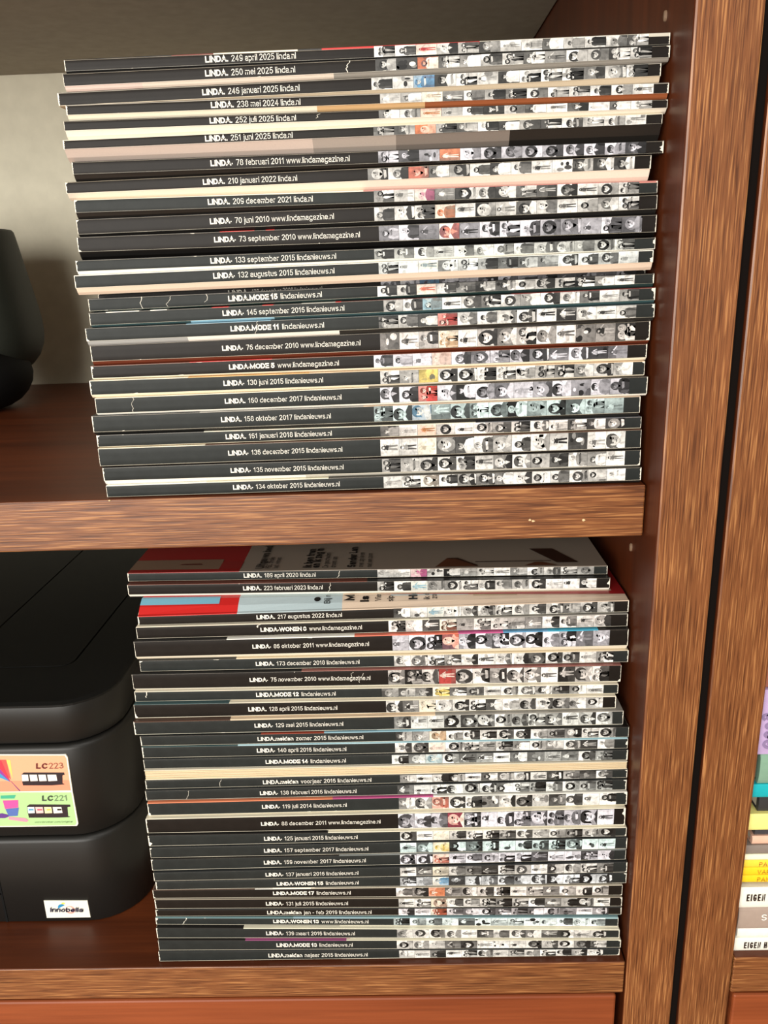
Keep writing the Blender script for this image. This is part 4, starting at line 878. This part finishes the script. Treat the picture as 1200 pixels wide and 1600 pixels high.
# ------------------------------------------------------------------ printer
def rrect(x0, x1, y0, y1, r, n=8):
    pts = []
    for cx, cy, a in ((x1 - r, y0 + r, -90), (x1 - r, y1 - r, 0), (x0 + r, y1 - r, 90), (x0 + r, y0 + r, 180)):
        for i in range(n + 1):
            t = radians(a + 90 * i / n); pts.append((cx + r * cos(t), cy + r * sin(t)))
    return pts
def loft(name, loops, mat, parent, org, cap0=True, cap1=True, smooth=True):
    """loops: list of (points, z)"""
    V, F = [], []
    n = len(loops[0][0])
    for pts, z in loops:
        for p in pts: V.append((p[0] - org[0], p[1] - org[1], z - org[2]))
    for k in range(len(loops) - 1):
        for i in range(n): F.append((k * n + i, k * n + (i + 1) % n, (k + 1) * n + (i + 1) % n, (k + 1) * n + i))
    if cap0: F.append(tuple(reversed(range(n))))
    if cap1: F.append(tuple((len(loops) - 1) * n + i for i in range(n)))
    o = obj(name, V, F, mat, parent)
    if smooth:
        me = o.data
        for p in me.polygons: p.use_smooth = len(p.vertices) == 4
    return o
PX0, PX1, PY0, PY1 = -0.70, -0.2835, 0.0388, 0.40
pr_org = ((PX0 + PX1) / 2, (PY0 + PY1) / 2, Z_LOW)
prn = thing('printer', 'black inkjet printer with a colourful sticker, on the lower shelf beside the magazines', 'printer', pr_org)
def PR(i): return rrect(PX0 + i, PX1 - i, PY0 + i, PY1 - i, .034 - i * .5)
def body(name, z0, z1, inset=0.0, top_r=.0012, mat='black_plastic'):
    return loft(name, [(PR(inset + .0006), z0), (PR(inset), z0 + .0006), (PR(inset), z1 - top_r), (PR(inset + top_r * .3), z1 - top_r * .3), (PR(inset + top_r), z1)], M[mat], prn, pr_org)
body('paper_tray', Z_LOW + .0005, -.2294, -.0014, .0034)
body('seam', -.2296, -.2280, .0040, .0001, 'black_matte')
body('housing', -.2282, -.1627, .0003, .0030)
body('seam', -.1629, -.1612, .0040, .0001, 'black_matte')
body('lid', -.1614, -.1364, .0024, .0006)
# lid top: rim with an inset scanner panel, fine open joints between them
def ring(name, outer, inner, z0, z1, mat):
    V, F = [], []; n = len(outer)
    for pts, z in ((outer, z0), (outer, z1 - .0012), ([(p[0] + (q[0] - p[0]) * .06, p[1] + (q[1] - p[1]) * .06) for p, q in zip(outer, inner)], z1), (inner, z1), (inner, z0)):
        for p in pts: V.append((p[0] - pr_org[0], p[1] - pr_org[1], z - pr_org[2]))
    for k in range(4):
        for i in range(n): F.append((k * n + i, k * n + (i + 1) % n, (k + 1) * n + (i + 1) % n, (k + 1) * n + i))
    o = obj(name, V, F, mat, prn)
    return o
ring('lid_rim', PR(.0024), rrect(-.66, -.3244, .0885, .385, .010), -.1366, -.1340, M['black_lid'])
pA = rrect(-.4025, -.3256, .0897, .384, .0092)
loft('scanner_panel', [(pA, -.1362), (pA, -.1342), ([(p[0] * .9995 - .0002, p[1]) for p in pA], -.1339)], M['black_lid'], prn, pr_org, smooth=False)
pB = rrect(-.659, -.4037, .0897, .384, .0040)
loft('feeder_panel', [(pB, -.1362), (pB, -.1339)], M['black_lid'], prn, pr_org, smooth=False)
# joints on the tray front
def pbx(name, a, b, mat, par=prn, bev=0.0): return box_obj(name, [a[i] - pr_org[i] for i in range(3)], [b[i] - pr_org[i] for i in range(3)], mat, par, bev)
pbx('tray_joint', (-.3722, PY0 - .0018, Z_LOW + .001), (-.3708, PY0 + .002, -.236), M['black_matte'])
pbx('tray_joint', (-.66, PY0 - .0018, -.2724), (-.3715, PY0 + .002, -.2712), M['black_matte'])
# stickers
def st_plate(name, pts, mat, depth=.0004):
    V = [(p[0] - pr_org[0], PY0 + SO - depth - pr_org[1], p[1] - pr_org[2]) for p in pts] + [(p[0] - pr_org[0], PY0 + SO + .0006 - pr_org[1], p[1] - pr_org[2]) for p in pts]
    n = len(pts)
    F = [tuple(range(n)), tuple(reversed(range(n, 2 * n)))] + [(i, i + n, (i + 1) % n + n, (i + 1) % n) for i in range(n)]
    return obj(name, V, F, mat, prn)
SO = .0003
WHITE_ST = plain('sticker_white', rgb(240, 236, 220), .45, .4)
full = [ART['top'][0], ART['top'][1], ART['top'][2], ART['top'][3], ART['bot'][2], ART['bot'][3], ART['bot'][4]]
stk = st_plate('ink_sticker', full, WHITE_ST)
def shrink(pts, k=.0009):
    cx = sum(p[0] for p in pts) / len(pts); cz = sum(p[1] for p in pts) / len(pts)
    return [(p[0] + (k if p[0] < cx else -k), p[1] + (k * .8 if p[1] < cz else -k * .8)) for p in pts]
def on_front(x, z, h): return (x - pr_org[0], PY0 + SO - .0004 - h - pr_org[1], z - pr_org[2])
BK = rgb(44, 34, 40)
parts = [(shrink(ART['top']), 0, rgb(246, 174, 136)), (shrink(ART['bot']), 0, rgb(178, 218, 150))]
hz = min(p[1] for p in ART['top']); tx0, tx1 = ART['top'][0][0] + .001, ART['top'][3][0] - .0009
parts += [([(tx0, hz + .0008), (tx1, hz + .0008), (tx1 - .0003, hz + .0085), (tx0, hz + .0085)], 0.4, rgb(244, 152, 120))]
kc = [rgb(238, 92, 84), rgb(246, 214, 110), rgb(232, 60, 76), rgb(150, 60, 150), rgb(70, 150, 200), rgb(110, 60, 130)]
for i, (p, c_) in enumerate(zip(ART['kite'], kc)): parts.append((p, 1 + i * .3, c_))
for p in (ART['cart1'], ART['cart2']): parts.append((p, 2, BK))
for p in ART['win1']: parts.append((p, 3, rgb(240, 236, 226)))
for p, c_ in zip(ART['win2'], (rgb(226, 238, 240), rgb(240, 200, 196), rgb(246, 234, 180), rgb(240, 236, 226))): parts.append((p, 3, c_))
for p, c_ in zip(ART['bars'], (rgb(70, 150, 190), rgb(214, 90, 110), rgb(222, 196, 90), rgb(50, 44, 44))): parts.append((p, 4, c_))
for p, c_ in zip(ART['bucket'], (rgb(70, 176, 140), rgb(236, 86, 160), rgb(84, 112, 180))): parts.append((p, 2 + .3 * ART['bucket'].index(p), c_))
for p, c_ in zip(ART['spoon'], (rgb(100, 60, 140), rgb(240, 150, 170))): parts.append((p, 3.2, c_))
plane_poly(parts, on_front, 'sticker_print', M['cover'], stk, .00006)
def sticker_text(name, s, w, box, col, gapf=.13, xs=1.0, h=.0006, par=stk, upto=1.0):
    """box = lower-left, lower-right, upper-left (x,z)"""
    q, wd = text_quads(s, w, xs, gapf, .3)
    a, b, c_ = box
    ux, uz = (b[0] - a[0]) / wd, (b[1] - a[1]) / wd
    vx, vz = c_[0] - a[0], c_[1] - a[1]
    V, F = quads_to_mesh(q, lambda p, r_: on_front(a[0] + ux * p + vx * r_, a[1] + uz * p + vz * r_, h))
    return obj(name, V, F, plain('ink_' + name, col, .5, .3), par)
l1, l2 = ART['lc1'], ART['lc2']
sticker_text('lettering', 'LC', .19, (l1[0], l1[1], (l1[2][0] + l1[0][0] - l1[1][0], l1[2][1])), rgb(96, 40, 40))
sticker_text('lettering', '223', .10, (l1[3], l1[4], (l1[3][0], l1[2][1])), rgb(140, 84, 72))
sticker_text('lettering', 'LC', .19, (l2[0], l2[1], (l2[2][0] + l2[0][0] - l2[1][0], l2[2][1])), rgb(60, 66, 60))
sticker_text('lettering', '221', .10, (l2[3], l2[4], (l2[3][0], l2[2][1])), rgb(110, 130, 104))
sticker_text('lettering', 'www.brother.com/original', .11, ART['web'], rgb(84, 110, 80))
SO = -.0014
ino = st_plate('brand_sticker', ART['inno'], WHITE_ST)
ib = ART['innob']
def circ(c_, r, n=24, a0=0, a1=360, r2=None):
    o = [(c_[0] + r * cos(radians(a0 + (a1 - a0) * i / n)), c_[1] + r * sin(radians(a0 + (a1 - a0) * i / n))) for i in range(n + 1)]
    if r2: o += [(c_[0] + r2 * cos(radians(a1 + (a0 - a1) * i / n)), c_[1] + .0004 + r2 * sin(radians(a1 + (a0 - a1) * i / n))) for i in range(n + 1)]
    return o
gl = [(circ(ib[2], .0032), 0, rgb(240, 176, 160)), (circ((ib[2][0] - .0004, ib[2][1] + .0006), .0022), 1, rgb(240, 226, 212)), (circ((ib[0][0], ib[0][1] + .0008), .0026, 20, 40, 200), 1, rgb(50, 140, 190)), (circ((ib[1][0] + .0006, ib[1][1]), .0012, 16, 0, 180), .5, rgb(236, 226, 90))]
plane_poly(gl, on_front, 'sticker_print', M['cover'], ino, .0001)
sticker_text('lettering', 'Innobella', .15, ART['innot'], rgb(28, 26, 60), .10, 1.0, .0007, ino)

# ------------------------------------------------------------------ speaker on the upper shelf
sx, sy = -0.500, 0.335
spk = thing('loudspeaker', 'black rounded tapering loudspeaker on the upper shelf at the left edge', 'speaker', (sx, sy, 0))
def ring_pts(rx, ry, n=40, cy=0.0, e=2.6):
    P_ = []
    for i in range(n):
        a = 2 * pi * i / n; ca, sa = cos(a), sin(a)
        P_.append((rx * math.copysign(abs(ca) ** (2 / e), ca), cy + ry * math.copysign(abs(sa) ** (2 / e), sa)))
    return P_
lp = []
for z, rx, ry, cy in ((.030, .052, .040, .012), (.036, .060, .048, .012), (.044, .0668, .054, .012), (.054, .0712, .0575, .012), (.064, .0728, .058, .012), (.074, .0727, .058, .012), (.086, .0710, .056, .013), (.100, .0685, .0535, .014), (.115, .0660, .051, .014), (.130, .0632, .0485, .015), (.146, .0603, .0455, .016), (.1515, .0592, .0448, .016), (.1535, .0575, .043, .016), (.1540, .0545, .040, .016)):
    lp.append((ring_pts(rx, ry, cy=cy), z))
loft('cabinet', lp, M['speaker_shell'], spk, (0, 0, 0))
lp = []
for z, rx, ry, cy in ((.0005, .036, .034, -.006), (.003, .047, .042, -.006), (.008, .056, .049, -.006), (.015, .0630, .054, -.006), (.023, .0675, .058, -.006), (.031, .0690, .060, -.006), (.039, .0675, .060, -.006), (.047, .062, .056, -.008), (.056, .055, .052, -.010), (.066, .048, .047, -.012), (.085, .041, .043, -.014), (.115, .033, .037, -.012), (.138, .027, .031, -.006), (.150, .020, .023, .000)):
    lp.append((ring_pts(rx, ry, cy=cy - .004, e=2.1), z))
loft('grille', lp, M['black_matte'], spk, (0, 0, 0))
